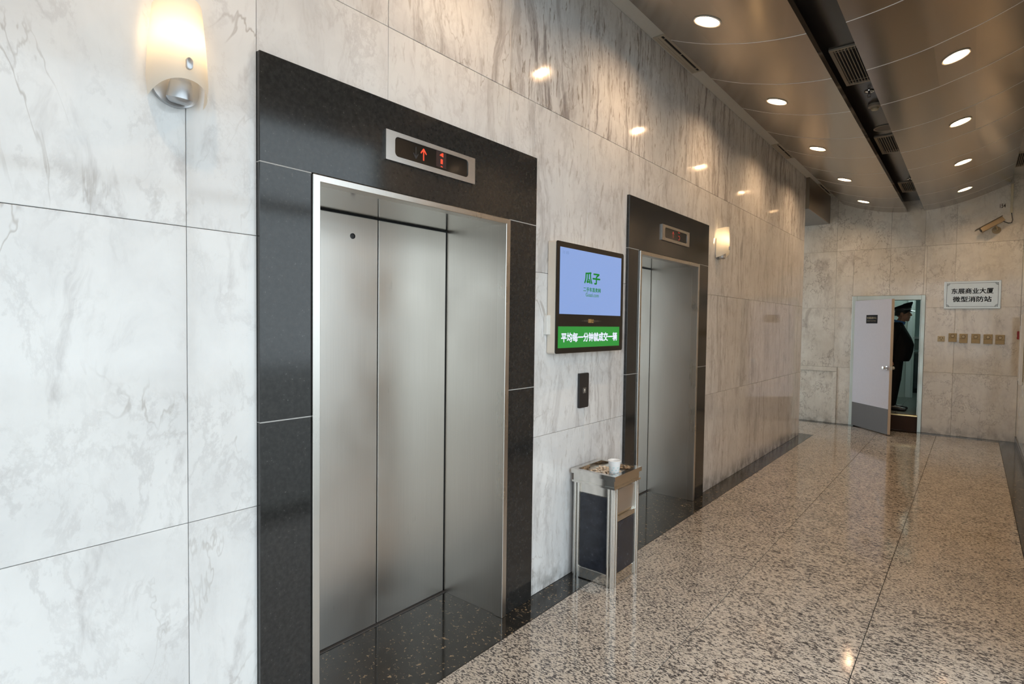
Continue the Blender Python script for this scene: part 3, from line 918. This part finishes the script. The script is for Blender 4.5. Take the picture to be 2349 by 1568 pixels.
# ------------------------------------------------------------------ recess fittings
def grille(lab, loc, wx, wy, slats_along='y', n=9, group='ceiling air grilles'):
    t = thing('air_grille', lab, 'air vent', loc, None, group)
    fw = .022
    o_ = [(-wx/2, -wy/2), (wx/2, -wy/2), (wx/2, wy/2), (-wx/2, wy/2)]
    i_ = [(-wx/2+fw, -wy/2+fw), (wx/2-fw, -wy/2+fw), (wx/2-fw, wy/2-fw), (-wx/2+fw, wy/2-fw)]
    frame_prism(MB(), o_, i_, .012, -.012).build('vent_frame', M['vent'], t)
    B(-wx/2+fw*.8, wx/2-fw*.8, -wy/2+fw*.8, wy/2-fw*.8, -.0015, -.0005).build('vent_back', M['dark'], t)
    sl = B(-.0022, .0022, -wy/2+fw, wy/2-fw, -.013, -.001).mesh('slat', M['vent'])
    for i in range(n):
        link('slat', sl, t, (-wx/2+fw+(wx-2*fw)*(i+.5)/n, 0, 0))
    for yy in (-wy/2+fw+.035, wy/2-fw-.06):
        MB().tube([(-wx/2+fw, yy, -.006), (wx/2-fw, yy, -.006)], .0022, 6).build('cross_rod', M['vent'], t)
ZR = 3.50
kx = 1.195
for i, (y0, y1, lab) in enumerate(((4.47, 5.195, 'nearest beige slatted air grille in the dark ceiling recess'),
                                   (6.765, 7.455, 'middle slatted air grille in the recess beyond the round speaker'),
                                   (9.06, 9.72, 'farthest slatted air grille in the dark ceiling recess'))):
    grille(lab, (kx, (y0+y1)/2, ZR), .225, y1-y0, n=9)
grille('slatted air grille in the white ceiling strip at the right edge', (2.335, 9.55, ZS), .17, .78, n=7)
# sprinklers
def sprinkler(lab, loc):
    t = thing('sprinkler', lab, 'sprinkler', loc, None, 'ceiling sprinklers')
    MB().lathe([(0, 0), (.036, 0), (.034, -.006), (.016, -.010), (0, -.010)], 20).build('escutcheon', M['chrome'], t, True)
    m = MB().lathe([(0, -.008), (.009, -.008), (.009, -.026), (0, -.026)], 10)
    for s in (-1, 1): m.tube([(s*.008, 0, -.024), (s*.013, 0, -.036), (s*.003, 0, -.050)], .0025, 6)
    m.lathe([(0, -.050), (.015, -.050), (.015, -.053), (0, -.053)], 14)
    m.build('sprinkler_head', M['kick'], t, True)
sprinkler('small sprinkler head before the smoke detector in the ceiling recess', (1.205, 5.44, ZR))
sprinkler('small sprinkler head just before the farthest grille in the ceiling recess', (1.225, 8.93, ZR))
t = thing('smoke_detector', 'round cream smoke detector in the dark ceiling recess', 'smoke detector', (1.205, 5.79, ZR))
MB().lathe([(0, 0), (.052, 0), (.053, -.012), (.050, -.022), (.036, -.030), (0, -.030)], 28).build('detector_base', M['vent'], t, True)
MB().lathe([(0, -.028), (.028, -.028), (.030, -.040), (.024, -.050), (0, -.051)], 24).build('sensor_cap', M['ivory_plastic'], t, True)
t = thing('ceiling_speaker', 'round grey flush speaker in the ceiling recess', 'speaker', (1.205, 6.52, ZR))
MB().lathe([(.088, 0), (.098, 0), (.098, -.006), (.090, -.009), (.086, -.005)], 36, close=True).build('speaker_rim', M['vent'], t, True)
MB().lathe([(0, -.004), (.087, -.004), (.087, -.001), (0, -.001)], 36).build('speaker_mesh', plain('grey_speaker_mesh', (.16, .155, .14), .5), t, True)

# slot diffusers along the elevator wall
def diffuser(lab, y0, y1):
    t = thing('slot_diffuser', lab, 'air vent', (.012, y0, ZS), None, 'slot diffusers above the elevator wall')
    L = y1-y0; wd = .15
    m = MB()
    m.box(0, .016, 0, L, -.008, 0, bev=.0015).box(wd-.016, wd, 0, L, -.008, 0, bev=.0015)
    m.box(.016, wd-.016, 0, .02, -.008, 0, bev=.0015).box(.016, wd-.016, L-.02, L, -.008, 0, bev=.0015)
    m.build('vent_frame', M['vent'], t)
    B(.012, wd-.012, .012, L-.012, -.0016, -.0004).build('vent_back', M['dark'], t)
    for x0, x1 in ((.0162, .030), (.032, .054), (.073, .131)):
        B(x0, x1, .02, L-.02, -.007, -.001, bev=.001).build('slat', M['vent'], t)
    for yy in (.07, L/2, L-.07):
        B(.054, .073, yy-.003, yy+.003, -.005, -.001).build('slot_bridge', M['vent'], t)
diffuser('nearest beige slot diffuser in the white strip above the elevator wall', 3.945, 4.70)
diffuser('middle beige slot diffuser in the white strip above the elevator wall', 7.11, 7.80)
diffuser('farthest slot diffuser past the marble corner near the back wall', 9.46, 10.24)

# ------------------------------------------------------------------ far doorway
door = thing('door_1', 'white hinged door standing open in an aluminium frame', 'door', (0, YB, 0), None, None, 'structure')
def dpart(name, mb, mat, par=door, **k):
    for v in mb.bm.verts: v.co.y -= YB
    return mb.build(name, mat, par, **k)
dpart('frame_post', B(DX0, IX0+.004, YB-.018, YB+.15, 0, DZ, bev=.003), M['alu'])
dpart('frame_post', B(IX1-.004, DX1, YB-.018, YB+.15, 0, DZ, bev=.003), M['alu'])
dpart('frame_head', B(IX0+.004, IX1-.004, YB-.018, YB+.15, IZ-.004, DZ, bev=.003), M['alu'])
dpart('door_stop', B(IX0+.004, IX0+.018, YB+.04, YB+.055, .25, IZ-.004), M['alu'])
dpart('door_stop', B(IX1-.018, IX1-.004, YB+.04, YB+.055, .25, IZ-.004), M['alu'])
dpart('step_riser', B(IX0+.004, IX1-.004, YB+.022, YB+.15, 0.001, .222), M['riser'])
dpart('threshold_strip', B(IX0+.004, IX1-.004, YB+.018, YB+.06, .222, .244, bev=.003), M['brass'])
# leaf, hinged at the left post and swung into the lobby (local: x along the leaf, y to the lobby face)
TH = math.radians(-48.5)
LW, LT, LZ0, LZ1 = .825, .042, .014, 1.995
leaf = B(0, LW, -LT, 0, LZ0, LZ1, bev=.002).build('leaf', M['door_white'], door, loc=(IX0+.012, -.022, 0))
leaf.rotation_euler = (0, 0, TH)
B(LW, LW+.002, -LT+.001, -.001, LZ0, LZ1).build('leaf_edge', M['door_edge'], leaf)
B(.004, LW-.001, -LT-.002, -LT, LZ0, .385).build('kick_plate', M['kick'], leaf)
for z in (.30, 1.72):
    MB().tube([(-.004, -.006, z-.05), (-.004, -.006, z+.05)], .007, 10).build('hinge', M['chrome'], leaf, True)
kn = MB().lathe([(0, 0), (.030, 0), (.030, .006), (.012, .012), (.011, .030), (.024, .036), (.028, .050), (.025, .064), (.012, .068), (0, .068)], 24,
                Matrix.Translation((LW-.062, -LT, .985)) @ Matrix.Rotation(math.pi/2, 4, 'X'))
kn.build('door_knob', M['chrome'], leaf, True)
kn = MB().lathe([(0, 0), (.030, 0), (.030, .006), (.012, .012), (.011, .030), (.024, .036), (.028, .050), (.025, .064), (.012, .068), (0, .068)], 24,
                Matrix.Translation((LW-.062, 0, .985)) @ Matrix.Rotation(-math.pi/2, 4, 'X'))
kn.build('door_knob', M['chrome'], leaf, True)
B(LW+.0015, LW+.0035, -LT/2-.010, -LT/2+.010, .955, 1.015).build('latch_plate', M['chrome'], leaf)
# plate on the leaf
bpy.context.view_layer.update()
lm = Matrix.Translation((0, YB, 0)) @ Matrix.Translation((IX0+.012, -.022, 0)) @ Matrix.Rotation(TH, 4, 'Z')
BL = Matrix(((1, 0, 0, 0), (0, 0, -1, -LT), (0, 1, 0, 0), (0, 0, 0, 1)))
t = thing('door_sign', 'small black plate with gold lettering on the open white door', 'sign', (0, 0, 0))
t.matrix_world = lm @ BL @ Matrix.Translation((.285, 1.638, 0))
B(0, .250, 0, .128, .0005, .004, bev=.001).build('sign_plate', plain('black_sign', (.012, .011, .012), .65, spec=.15), t)
text('sign_lettering', '安保监控中心', M['gold'], t, .125, .083, .215, .034, .0042, .016)
text('sign_lettering', 'Security Control Center', M['gold'], t, .125, .038, .195, .017, .0042, .012)

# ------------------------------------------------------------------ room behind the doorway
RY, RZ = YB+.14, .24
fl = B(-.6, 2.6, RY, 15.6, 0, RZ-.012).build('floor_room', M['grout_floor'])
tag(fl, 'raised grey tiled floor of the room behind the open door', 'floor', kind='structure')
for i in range(8):
    for j in range(12):
        x0 = .1+.3*i; y0 = RY+.02+.3*j
        tile('floor_tile', fl, 'z', (x0, x0+.3, y0, y0+.3), RZ, .011, M['room_floor'], gap=.004, jitter=.0002)
wr = MB().box(-.6, 2.6, 15.5, 15.6, 0, 3.0).box(-.7, -.6, RY, 15.6, 0, 3.0).box(2.6, 2.7, RY, 15.6, 0, 3.0)
wall_room = wr.build('wall_room', M['teal_wall'])
tag(wall_room, 'pale teal walls of the room behind the open door', 'wall', kind='structure')
cr = B(-.7, 2.7, RY, 15.6, 2.75, 2.85).build('ceiling_room', M['room_white'])
tag(cr, 'plain ceiling of the room behind the open door', 'ceiling', kind='structure')
part_wall = MB().box(-.6, .96, 13.2, 13.28, RZ, 2.75)
pw = part_wall.build('wall_partition', M['room_white'])
tag(pw, 'white partition behind the guard in the back room', 'wall', kind='structure')
t = thing('door_2', 'white door frame post in the partition behind the guard', 'door', (0, 13.2, RZ), None, None, 'structure')
B(.935, 1.02, -.03, .09, 0, 2.2, bev=.004).build('frame_post', M['white'], t)
B(1.02, 1.05, -.01, .07, 0, 2.2, bev=.004).build('frame_stop', M['room_white'], t)
t = thing('side_cabinet', 'dark low cabinet at the end of the back room', 'cabinet', (1.20, 14.6, RZ))
B(-.22, .40, -.25, .25, .08, .80, bev=.004).build('body', plain('dark_cabinet', (.035, .045, .043), .4), t)
B(-.23, .41, -.26, .26, .80, .83, bev=.004).build('top', plain('cabinet_top', (.10, .11, .10), .4), t)
for i in range(2): B(-.21+.31*i, .085+.31*i, -.262, -.25, .10, .78, bev=.003).build('cabinet_door', plain('dark_cabinet_door', (.03, .04, .038), .4), t)
t = thing('dado_rail', 'pale rail along the teal wall of the back room', 'rail', (0, 15.49, 1.36))
B(-.5, 2.5, -.05, 0, -.03, .03, bev=.006).build('rail_board', M['white'], t)
B(-.5, 2.5, -.012, 0, -.25, -.03).build('rail_panel', plain('rail_panel', (.32, .35, .31), .5), t)
tu = thing('room_lamp', 'fluorescent tube on the ceiling of the back room', 'ceiling light', (1.3, 12.6, 2.70))
B(-.06, .06, -.62, .62, 0, .045, bev=.004).build('lamp_housing', M['white'], tu)
MB().tube([(0, -.6, -.02), (0, .6, -.02)], .014, 10).build('lamp_tube', emis('cool_tube', (.72, 1.0, .95), 75.0), tu, True)

# ------------------------------------------------------------------ wall sign
t = thing('wall_sign', 'brushed steel name sign with two lines of black Chinese lettering', 'sign', (1.571, YB, 1.863), BACKW)
SW, SH = .634, .399
B(0, SW, 0, SH, .002, .016, bev=.003).build('sign_plate', plain('sign_steel', (.60, .62, .60), .34, .55), t)
m = MB(); f = .0164
q = .028
for x0, x1, y0, y1 in ((q+.02, SW-q-.02, q, q+.004), (q+.02, SW-q-.02, SH-q-.004, SH-q), (q, q+.004, q+.02, SH-q-.02), (SW-q-.004, SW-q, q+.02, SH-q-.02)):
    m.box(x0, x1, y0, y1, f-.0006, f)
for sx, cx in ((1, q), (-1, SW-q)):
    for sy2, cy in ((1, q), (-1, SH-q)):
        for k, rr in enumerate((.034, .024)):
            m.tube([(cx+sx*rr*math.cos(a_*math.pi/16)*1.0, cy+sy2*rr*math.sin(a_*math.pi/16), f) for a_ in range(9)], .0022, 4)
        m.prism([(cx+sx*.002, cy+sy2*.002), (cx+sx*.018, cy+sy2*.003), (cx+sx*.003, cy+sy2*.018)], .0006, base=f-.0003)
m.build('sign_border', M['ink'], t)
text('sign_lettering', '东展商业大厦', M['ink'], t, SW*.502, SH*.642, .470, .082, f-.0004, .022)
text('sign_lettering', '微型消防站', M['ink'], t, SW*.502, SH*.345, .435, .082, f-.0004, .022)

# ------------------------------------------------------------------ switches on the back wall
def wall_switch(lab, x0, x1, z0, z1):
    t = thing('wall_switch', lab, 'wall switch', (x0, YB, z0), BACKW, 'row of beige wall switches')
    w, h = x1-x0, z1-z0
    B(0, w, 0, h, 0, .022, bev=.003).build('switch_plate', M['beige_plastic'], t)
    B(.004, w-.004, .002, h*.45, .0225, .027, bev=.0015).build('switch_cover', M['beige_plastic'], t)
    B(.002, w-.002, h*.45, h*.475, .0205, .0232).build('cover_joint', M['beige_line'], t)
    MB().lathe([(.019, 0), (.024, 0), (.024, .003), (.019, .003)], 24, Matrix.Translation((w*.5, h*.70, .0222)), close=True).build('dial_ring', M['beige_line'], t, True)
    MB().lathe([(0, 0), (.019, 0), (.018, .005), (0, .006)], 24, Matrix.Translation((w*.5, h*.70, .0222))).build('dial', M['ivory_plastic'], t, True)
wall_switch('round dial beige wall switch, first to the right of the socket', 1.640, 1.737, 1.379, 1.505)
wall_switch('round dial beige wall switch, second to the right of the socket', 1.765, 1.860, 1.366, 1.500)
wall_switch('round dial beige wall switch at the middle of the five', 1.900, 2.000, 1.366, 1.502)
wall_switch('round dial beige wall switch, fourth to the right of the socket', 2.035, 2.135, 1.362, 1.499)
wall_switch('round dial beige wall switch at the end nearest the right wall', 2.164, 2.265, 1.360, 1.494)
t = thing('wall_socket', 'ivory power socket beside the row of wall switches', 'socket', (1.512, YB, 1.379), BACKW)
B(0, .086, 0, .082, 0, .010, bev=.003).build('socket_plate', M['ivory_plastic'], t)
m = MB()
for x, y in ((.028, .056), (.058, .056), (.043, .026)): m.lathe([(0, 0), (.0075, 0), (.0075, .0008), (0, .0008)], 12, Matrix.Translation((x, y, .0100)))
for x in (.012, .074): m.lathe([(0, 0), (.003, 0), (.003, .001), (0, .001)], 8, Matrix.Translation((x, .043, .0100)))
m.build('socket_holes', M['beige_line'], t)

# ------------------------------------------------------------------ security camera, cable duct
t = thing('security_camera', 'beige bullet security camera angled down on the back wall', 'security camera', (2.128, YB, 2.965), BACKW)
MB().lathe([(0, 0), (.050, 0), (.050, .008), (.040, .014), (0, .014)], 28).build('mount_disc', M['camera_paint'], t, True)
MB().lathe([(0, .012), (.026, .012), (.026, .030), (.018, .038), (0, .038)], 20).build('mount_collar', M['camera_paint'], t, True)
MB().tube([(0, 0, .03), (.010, .010, .07), (-.012, .055, .10)], .011, 10).build('mount_arm', M['camera_paint'], t, True)
R = Matrix.Translation((-.045, .075, .105)) @ Matrix.Rotation(math.radians(33), 4, 'Z') @ Matrix.Rotation(math.radians(14), 4, 'Y')
m = B(-.155, .135, -.036, .030, -.036, .036, bev=.010, seg=2)
bmesh.ops.transform(m.bm, matrix=R, verts=m.bm.verts[:])
hs = m.build('housing', M['camera_paint'], t, True)
m = B(-.205, .140, .030, .040, -.044, .044, bev=.004)
bmesh.ops.transform(m.bm, matrix=R, verts=m.bm.verts[:])
m.build('sun_shield', M['camera_dark'], t, True)
m = MB().lathe([(0, 0), (.024, 0), (.024, .006), (.016, .007), (0, .007)], 18, R @ Matrix.Translation((-.156, -.003, 0)) @ Matrix.Rotation(-math.pi/2, 4, 'Y'))
m.build('lens', M['blackgloss'], hs, True)
t = thing('cable_duct', 'narrow cream cable duct down the back wall to the camera', 'cable duct', (2.278, YB, 3.19), BACKW)
B(-.014, .014, 0, .40, 0, .022, bev=.002).build('duct_cover', M['ivory_plastic'], t)
pts = [(2.155, YB-.085, 3.105), (2.20, YB-.07, 3.07), (2.25, YB-.05, 3.045), (2.285, YB-.03, 3.05), (2.293, YB-.02, 3.09), (2.285, YB-.012, 3.15), (2.278, YB-.012, 3.20)]
o = MB().tube(pts, .0055, 8).build('camera_cable', M['blackplastic'], None, True)
tag(o, 'black cable looping from the duct to the security camera', 'cable')
t = thing('stamped_number', 'faded number stamped on the marble above the camera', 'marking', (2.185, YB, 3.30), BACKW)
text('stamp_digits', '154', M['stamp'], t, 0, 0, .062, .058, .0006, .012)

# ------------------------------------------------------------------ right wall fittings
t = thing('hose_cabinet', 'white framed wall cabinet at the right edge near the back wall', 'cabinet', (XW, 9.95, .90), RIGHTW)
B(0, .46, .02, .72, 0, .006).build('cabinet_back', M['beige_plastic'], t)
B(0, .022, 0, .72, 0, .030, bev=.003).build('frame_stile', M['white'], t)
B(.40, .46, -.02, .86, 0, .040, bev=.003).build('frame_stile', M['white'], t)
B(.022, .40, .70, .72, 0, .028, bev=.003).build('frame_rail', M['white'], t)
B(.022, .40, 0, .02, 0, .028, bev=.003).build('frame_rail', M['white'], t)
for z in (.05, .64): MB().tube([(.392, z, .034), (.392, z+.07, .034)], .006, 8).build('hinge', M['blackplastic'], t, True)
t = thing('alarm_button', 'small red alarm box on the right wall beyond the cabinet', 'alarm', (XW, 10.30, 1.44), RIGHTW)
B(0, .10, 0, .11, 0, .040, bev=.004).build('alarm_case', M['red'], t)
B(.03, .07, .03, .06, .040, .043, bev=.001).build('alarm_window', M['white'], t)

# ------------------------------------------------------------------ people
def finish_remesh(m, name, vox, mat, parent, smooth_it=4, label=None):
    o = m.build(name, mat, None, True, 80)
    md = o.modifiers.new('remesh', 'REMESH'); md.mode = 'VOXEL'; md.voxel_size = vox; md.use_smooth_shade = True
    sm = o.modifiers.new('smooth', 'SMOOTH'); sm.iterations = smooth_it; sm.factor = .5
    dg = bpy.context.evaluated_depsgraph_get()
    me = bpy.data.meshes.new_from_object(o.evaluated_get(dg))
    me.materials.clear(); me.materials.append(mat)
    me.polygons.foreach_set('use_smooth', [True]*len(me.polygons))
    old = o.data; bpy.data.objects.remove(o); bpy.data.meshes.remove(old)
    return link(name, me, parent, None, label)
def person(name, lab, loc, yaw, belly=.0, arm_fwd=0.0, cap=True):
    """local frame: faces +x, left is +y, feet on z=0; total height about 1.66 without cap"""
    t = thing(name, lab, 'person', loc, Matrix.Rotation(yaw, 4, 'Z'))
    m = MB()
    # trunk
    m.caps((.0, .062, .90), (.0, -.062, .90), .115, .115, 14)
    m.caps((.0, 0, .95), (.045+belly*.5, 0, 1.12), .135, .140+belly*.25, 14)
    m.ell((.055+belly, 0, 1.07), (.135, .155, .15), 16, 10)
    m.caps((.012, .055, 1.24), (.012, -.055, 1.24), .112, .112, 14)
    m.caps((.0, .11, 1.335), (.0, -.11, 1.335), .075, .075, 12)
    m.caps((.005, 0, 1.34), (.050, 0, 1.46), .064, .056, 12)
    # legs and shoes
    for s in (1, -1):
        m.caps((.0, s*.085, .88), (.005, s*.095, .48), .098, .064, 14)
        m.caps((.005, s*.095, .48), (-.03, s*.10, .10), .062, .044, 12)
        m.caps((-.035, s*.10, .045), (.085, s*.112, .036), .042, .036, 12)
        m.caps((.06, s*.110, .034), (.145, s*.118, .030), .038, .028, 12)
    # arms with hands
    hands = []
    for s in (1, -1):
        sh = Vector((-.005, s*.178, 1.345)); el = Vector((-.035+arm_fwd*.3, s*.225, 1.085)); wr = Vector((.035+arm_fwd, s*.222, .855+arm_fwd*.25))
        m.caps(sh, el, .060, .047, 12); m.caps(el, wr, .045, .029, 12)
        d = (wr-el).normalized()
        pl = wr+d*.075
        m.caps(wr, pl, .027, .034, 10)
        fwd = Vector((1, 0, 0)); fwd = (fwd-d*fwd.dot(d)).normalized()
        for k, ln in enumerate((.062, .072, .068, .054)):
            b0 = pl+fwd*(.027-.018*k)+d*.012
            k1 = b0+d*ln*.55+Vector((0, -s*.006, 0)); k2 = k1+d*ln*.42+Vector((0, -s*.018, 0))
            m.caps(b0, k1, .0095, .009, 8, 2); m.caps(k1, k2, .009, .0075, 8, 2)
        th0 = wr+d*.03+fwd*.022; th1 = th0+d*.032+fwd*.022; th2 = th1+d*.030+fwd*.004
        m.caps(th0, th1, .012, .010, 8, 2); m.caps(th1, th2, .010, .008, 8, 2)
    # head
    hc = Vector((.072, 0, 1.562))
    m.ell(hc+Vector((-.012, 0, .022)), (.098, .076, .090), 18, 12)
    m.ell(hc+Vector((.022, 0, -.045)), (.072, .058, .072), 16, 10)
    m.ell(hc+Vector((.060, 0, -.098)), (.028, .030, .024), 10, 8)
    m.caps(hc+Vector((.084, 0, .020)), hc+Vector((.108, 0, -.022)), .010, .015, 8)
    for s in (1, -1):
        m.ell(hc+Vector((.094, s*.010, -.026)), (.012, .010, .009), 8, 6)
        m.ell(hc+Vector((-.012, s*.076, -.010)), (.024, .012, .036), 10, 8)
        m.ell(hc+Vector((.076, s*.030, .030)), (.014, .022, .010), 8, 6)
        m.ell(hc+Vector((.062, s*.036, -.030)), (.026, .022, .026), 8, 6)
    m.ell(hc+Vector((.088, 0, -.056)), (.010, .024, .007), 8, 6)
    m.ell(hc+Vector((.085, 0, -.070)), (.010, .022, .008), 8, 6)
    body = finish_remesh(m, 'body', .0062, M['skin'], t, 3)
    me = body.data
    for x in (M['trouser'], M['shoe'], M['uniform']): me.materials.append(x)
    for p in me.polygons:
        c = p.center
        if c.z < .085: p.material_index = 2
        elif c.z < .97 and abs(c.y) < .19: p.material_index = 1
        elif c.z < 1.40 and not (abs(c.y) > .17 and c.z < .86+arm_fwd*.25): p.material_index = 3
    # eyes
    m = MB()
    for s in (1, -1): m.ell(hc+Vector((.083, s*.031, .012)), (.008, .012, .006), 10, 6)
    m.build('eyes', M['eye'], t, True)
    m = MB()
    for s in (1, -1): m.caps(hc+Vector((.090, s*.014, .036)), hc+Vector((.080, s*.044, .038)), .004, .003, 6, 2)
    m.build('eyebrows', M['hair'], t, True)
    # hair: cropped shell on the back and sides
    m = MB(); hr = []
    for j in range(9):
        a = math.pi*.5*j/8
        ring = []
        for i in range(25):
            b_ = math.pi*2*i/24
            r_ = Vector((.102*math.cos(b_), .080*math.sin(b_), 0))*math.cos(a)
            ring.append(hc+Vector((-.014, 0, .020))+r_+Vector((0, 0, .094*math.sin(a))))
        hr.append(ring[:-1])
    skirt = [Vector((p.x, p.y, p.z-(.052 if p.x < hc.x-.02 else (.018 if p.x < hc.x+.045 else -.012)))) for p in hr[0]]
    m.loft([skirt]+hr)
    m.build('hair', M['hair'], t, True, 80)
    # jacket
    m = MB()
    def ring(z, cx, rx, ry, n=28, p=2.3):
        out = []
        for i in range(n):
            a = 2*math.pi*i/n
            c, s = math.cos(a), math.sin(a)
            out.append((cx+rx*math.copysign(abs(c)**(2/p), c), ry*math.copysign(abs(s)**(2/p), s), z))
        return out
    m.loft([ring(.800, .025+belly*.5, .138+belly*.3, .172), ring(.86, .035+belly*.6, .150+belly*.4, .176), ring(.96, .045+belly*.8, .160+belly*.4, .180), ring(1.07, .052+belly, .162+belly*.3, .182),
            ring(1.18, .036+belly*.5, .150, .182), ring(1.28, .010, .130, .190), ring(1.345, .0, .104, .196), ring(1.395, .002, .080, .135), ring(1.425, .014, .068, .082)])
    for s in (1, -1):
        sh = Vector((-.005, s*.172, 1.340)); el = Vector((-.035+arm_fwd*.3, s*.225, 1.085)); wr = Vector((.030+arm_fwd*.95, s*.222, .872+arm_fwd*.25))
        m.caps(sh, el, .074, .060, 14); m.caps(el, wr, .058, .046, 14)
    jk = finish_remesh(m, 'jacket', .008, M['uniform'], t, 4)
    m = MB()
    for z in (.98, 1.08, 1.18): m.ell((.052+belly+.162+belly*.3+.002 if z < 1.1 else .215+belly*.3, .0, z), (.004, .009, .009), 10, 6)
    m.build('buttons', M['chrome'], jk, True)
    m = MB()
    for s in (1, -1):
        m.poly([(.10, s*.012, 1.36), (.145, s*.014, 1.30), (.168, s*.055, 1.26), (.118, s*.075, 1.36), (.045, s*.082, 1.415)])
    # shirt collar
    c = MB(); rg = []
    for z, r, o_ in ((1.405, .074, .0), (1.445, .070, .0), (1.452, .074, 0), (1.428, .082, 0)):
        rg.append([(.030+r*math.cos(a_), r*.92*math.sin(a_), z-.018*math.cos(a_)) for a_ in [2*math.pi*i/24 for i in range(24)]])
    c.loft(rg, False)
    c.build('shirt_collar', M['shirt'], t, True, 80)
    if cap:
        cp = thing('cap', None, None); cp.parent = t; cp.matrix_world = Matrix(); cp.matrix_parent_inverse = Matrix()
        cp.location = hc+Vector((-.008, 0, .052)); cp.rotation_euler = (0, math.radians(-4), 0)
        def oval(z, r, tilt, dx=0, n=32): return [(dx+r*1.12*math.cos(2*math.pi*i/n), r*.94*math.sin(2*math.pi*i/n), z+tilt*math.cos(2*math.pi*i/n)) for i in range(n)]
        MB().loft([oval(0, .097, 0), oval(.036, .099, .004)]).build('cap_band', M['ink'], cp, True)
        MB().loft([oval(.035, .100, .004), oval(.060, .112, .022, .004), oval(.080, .124, .036, .004), oval(.090, .121, .044, .002), oval(.091, .085, .036, -.004), oval(.084, .02, .026, -.006)]).build('cap_crown', M['uniform'], cp, True, 60)
        v = MB(); rg = []
        for k in range(5):
            q = k/4
            rg.append([Vector(((.100+.062*q*math.cos(a_))*1.08*math.cos(a_), (.097+.03*q)*.95*math.sin(a_), .004-.026*q-.012*(1-math.cos(a_)))) for a_ in [math.radians(-68+136*i/20) for i in range(21)]])
        G = [[v.bm.verts.new(p) for p in r_] for r_ in rg]
        for A, C in zip(G[:-1], G[1:]):
            for i in range(20): v.bm.faces.new((A[i], A[i+1], C[i+1], C[i]))
        v.build('cap_visor', M['blackplastic'], cp, True, 80)
        MB().tube([(.1115*math.cos(a_)*1.0, .0945*math.sin(a_), .010) for a_ in [math.radians(-80+160*i/20) for i in range(21)]], .0042, 8).build('cap_cord', M['chrome'], cp, True)
        MB().ell((.118, 0, .045), (.005, .016, .020), 12, 8).build('cap_badge', M['chrome'], cp, True)
        # earpiece wire
        MB().tube([hc+Vector((-.012, -.090, -.012)), hc+Vector((-.016, -.086, -.06)), hc+Vector((-.030, -.074, -.11)), hc+Vector((-.04, -.078, -.15))], .0022, 6).build('earpiece_wire', M['blackplastic'], t, True)
    return t
person('person', 'guard in black uniform and peaked cap standing in the doorway facing right', (.962, 11.06, RZ), 0.0, belly=.014, arm_fwd=-.10)
person('person', 'second figure in black, mostly hidden behind the right door post', (1.43, 11.75, RZ), math.radians(200), arm_fwd=.02, cap=False)
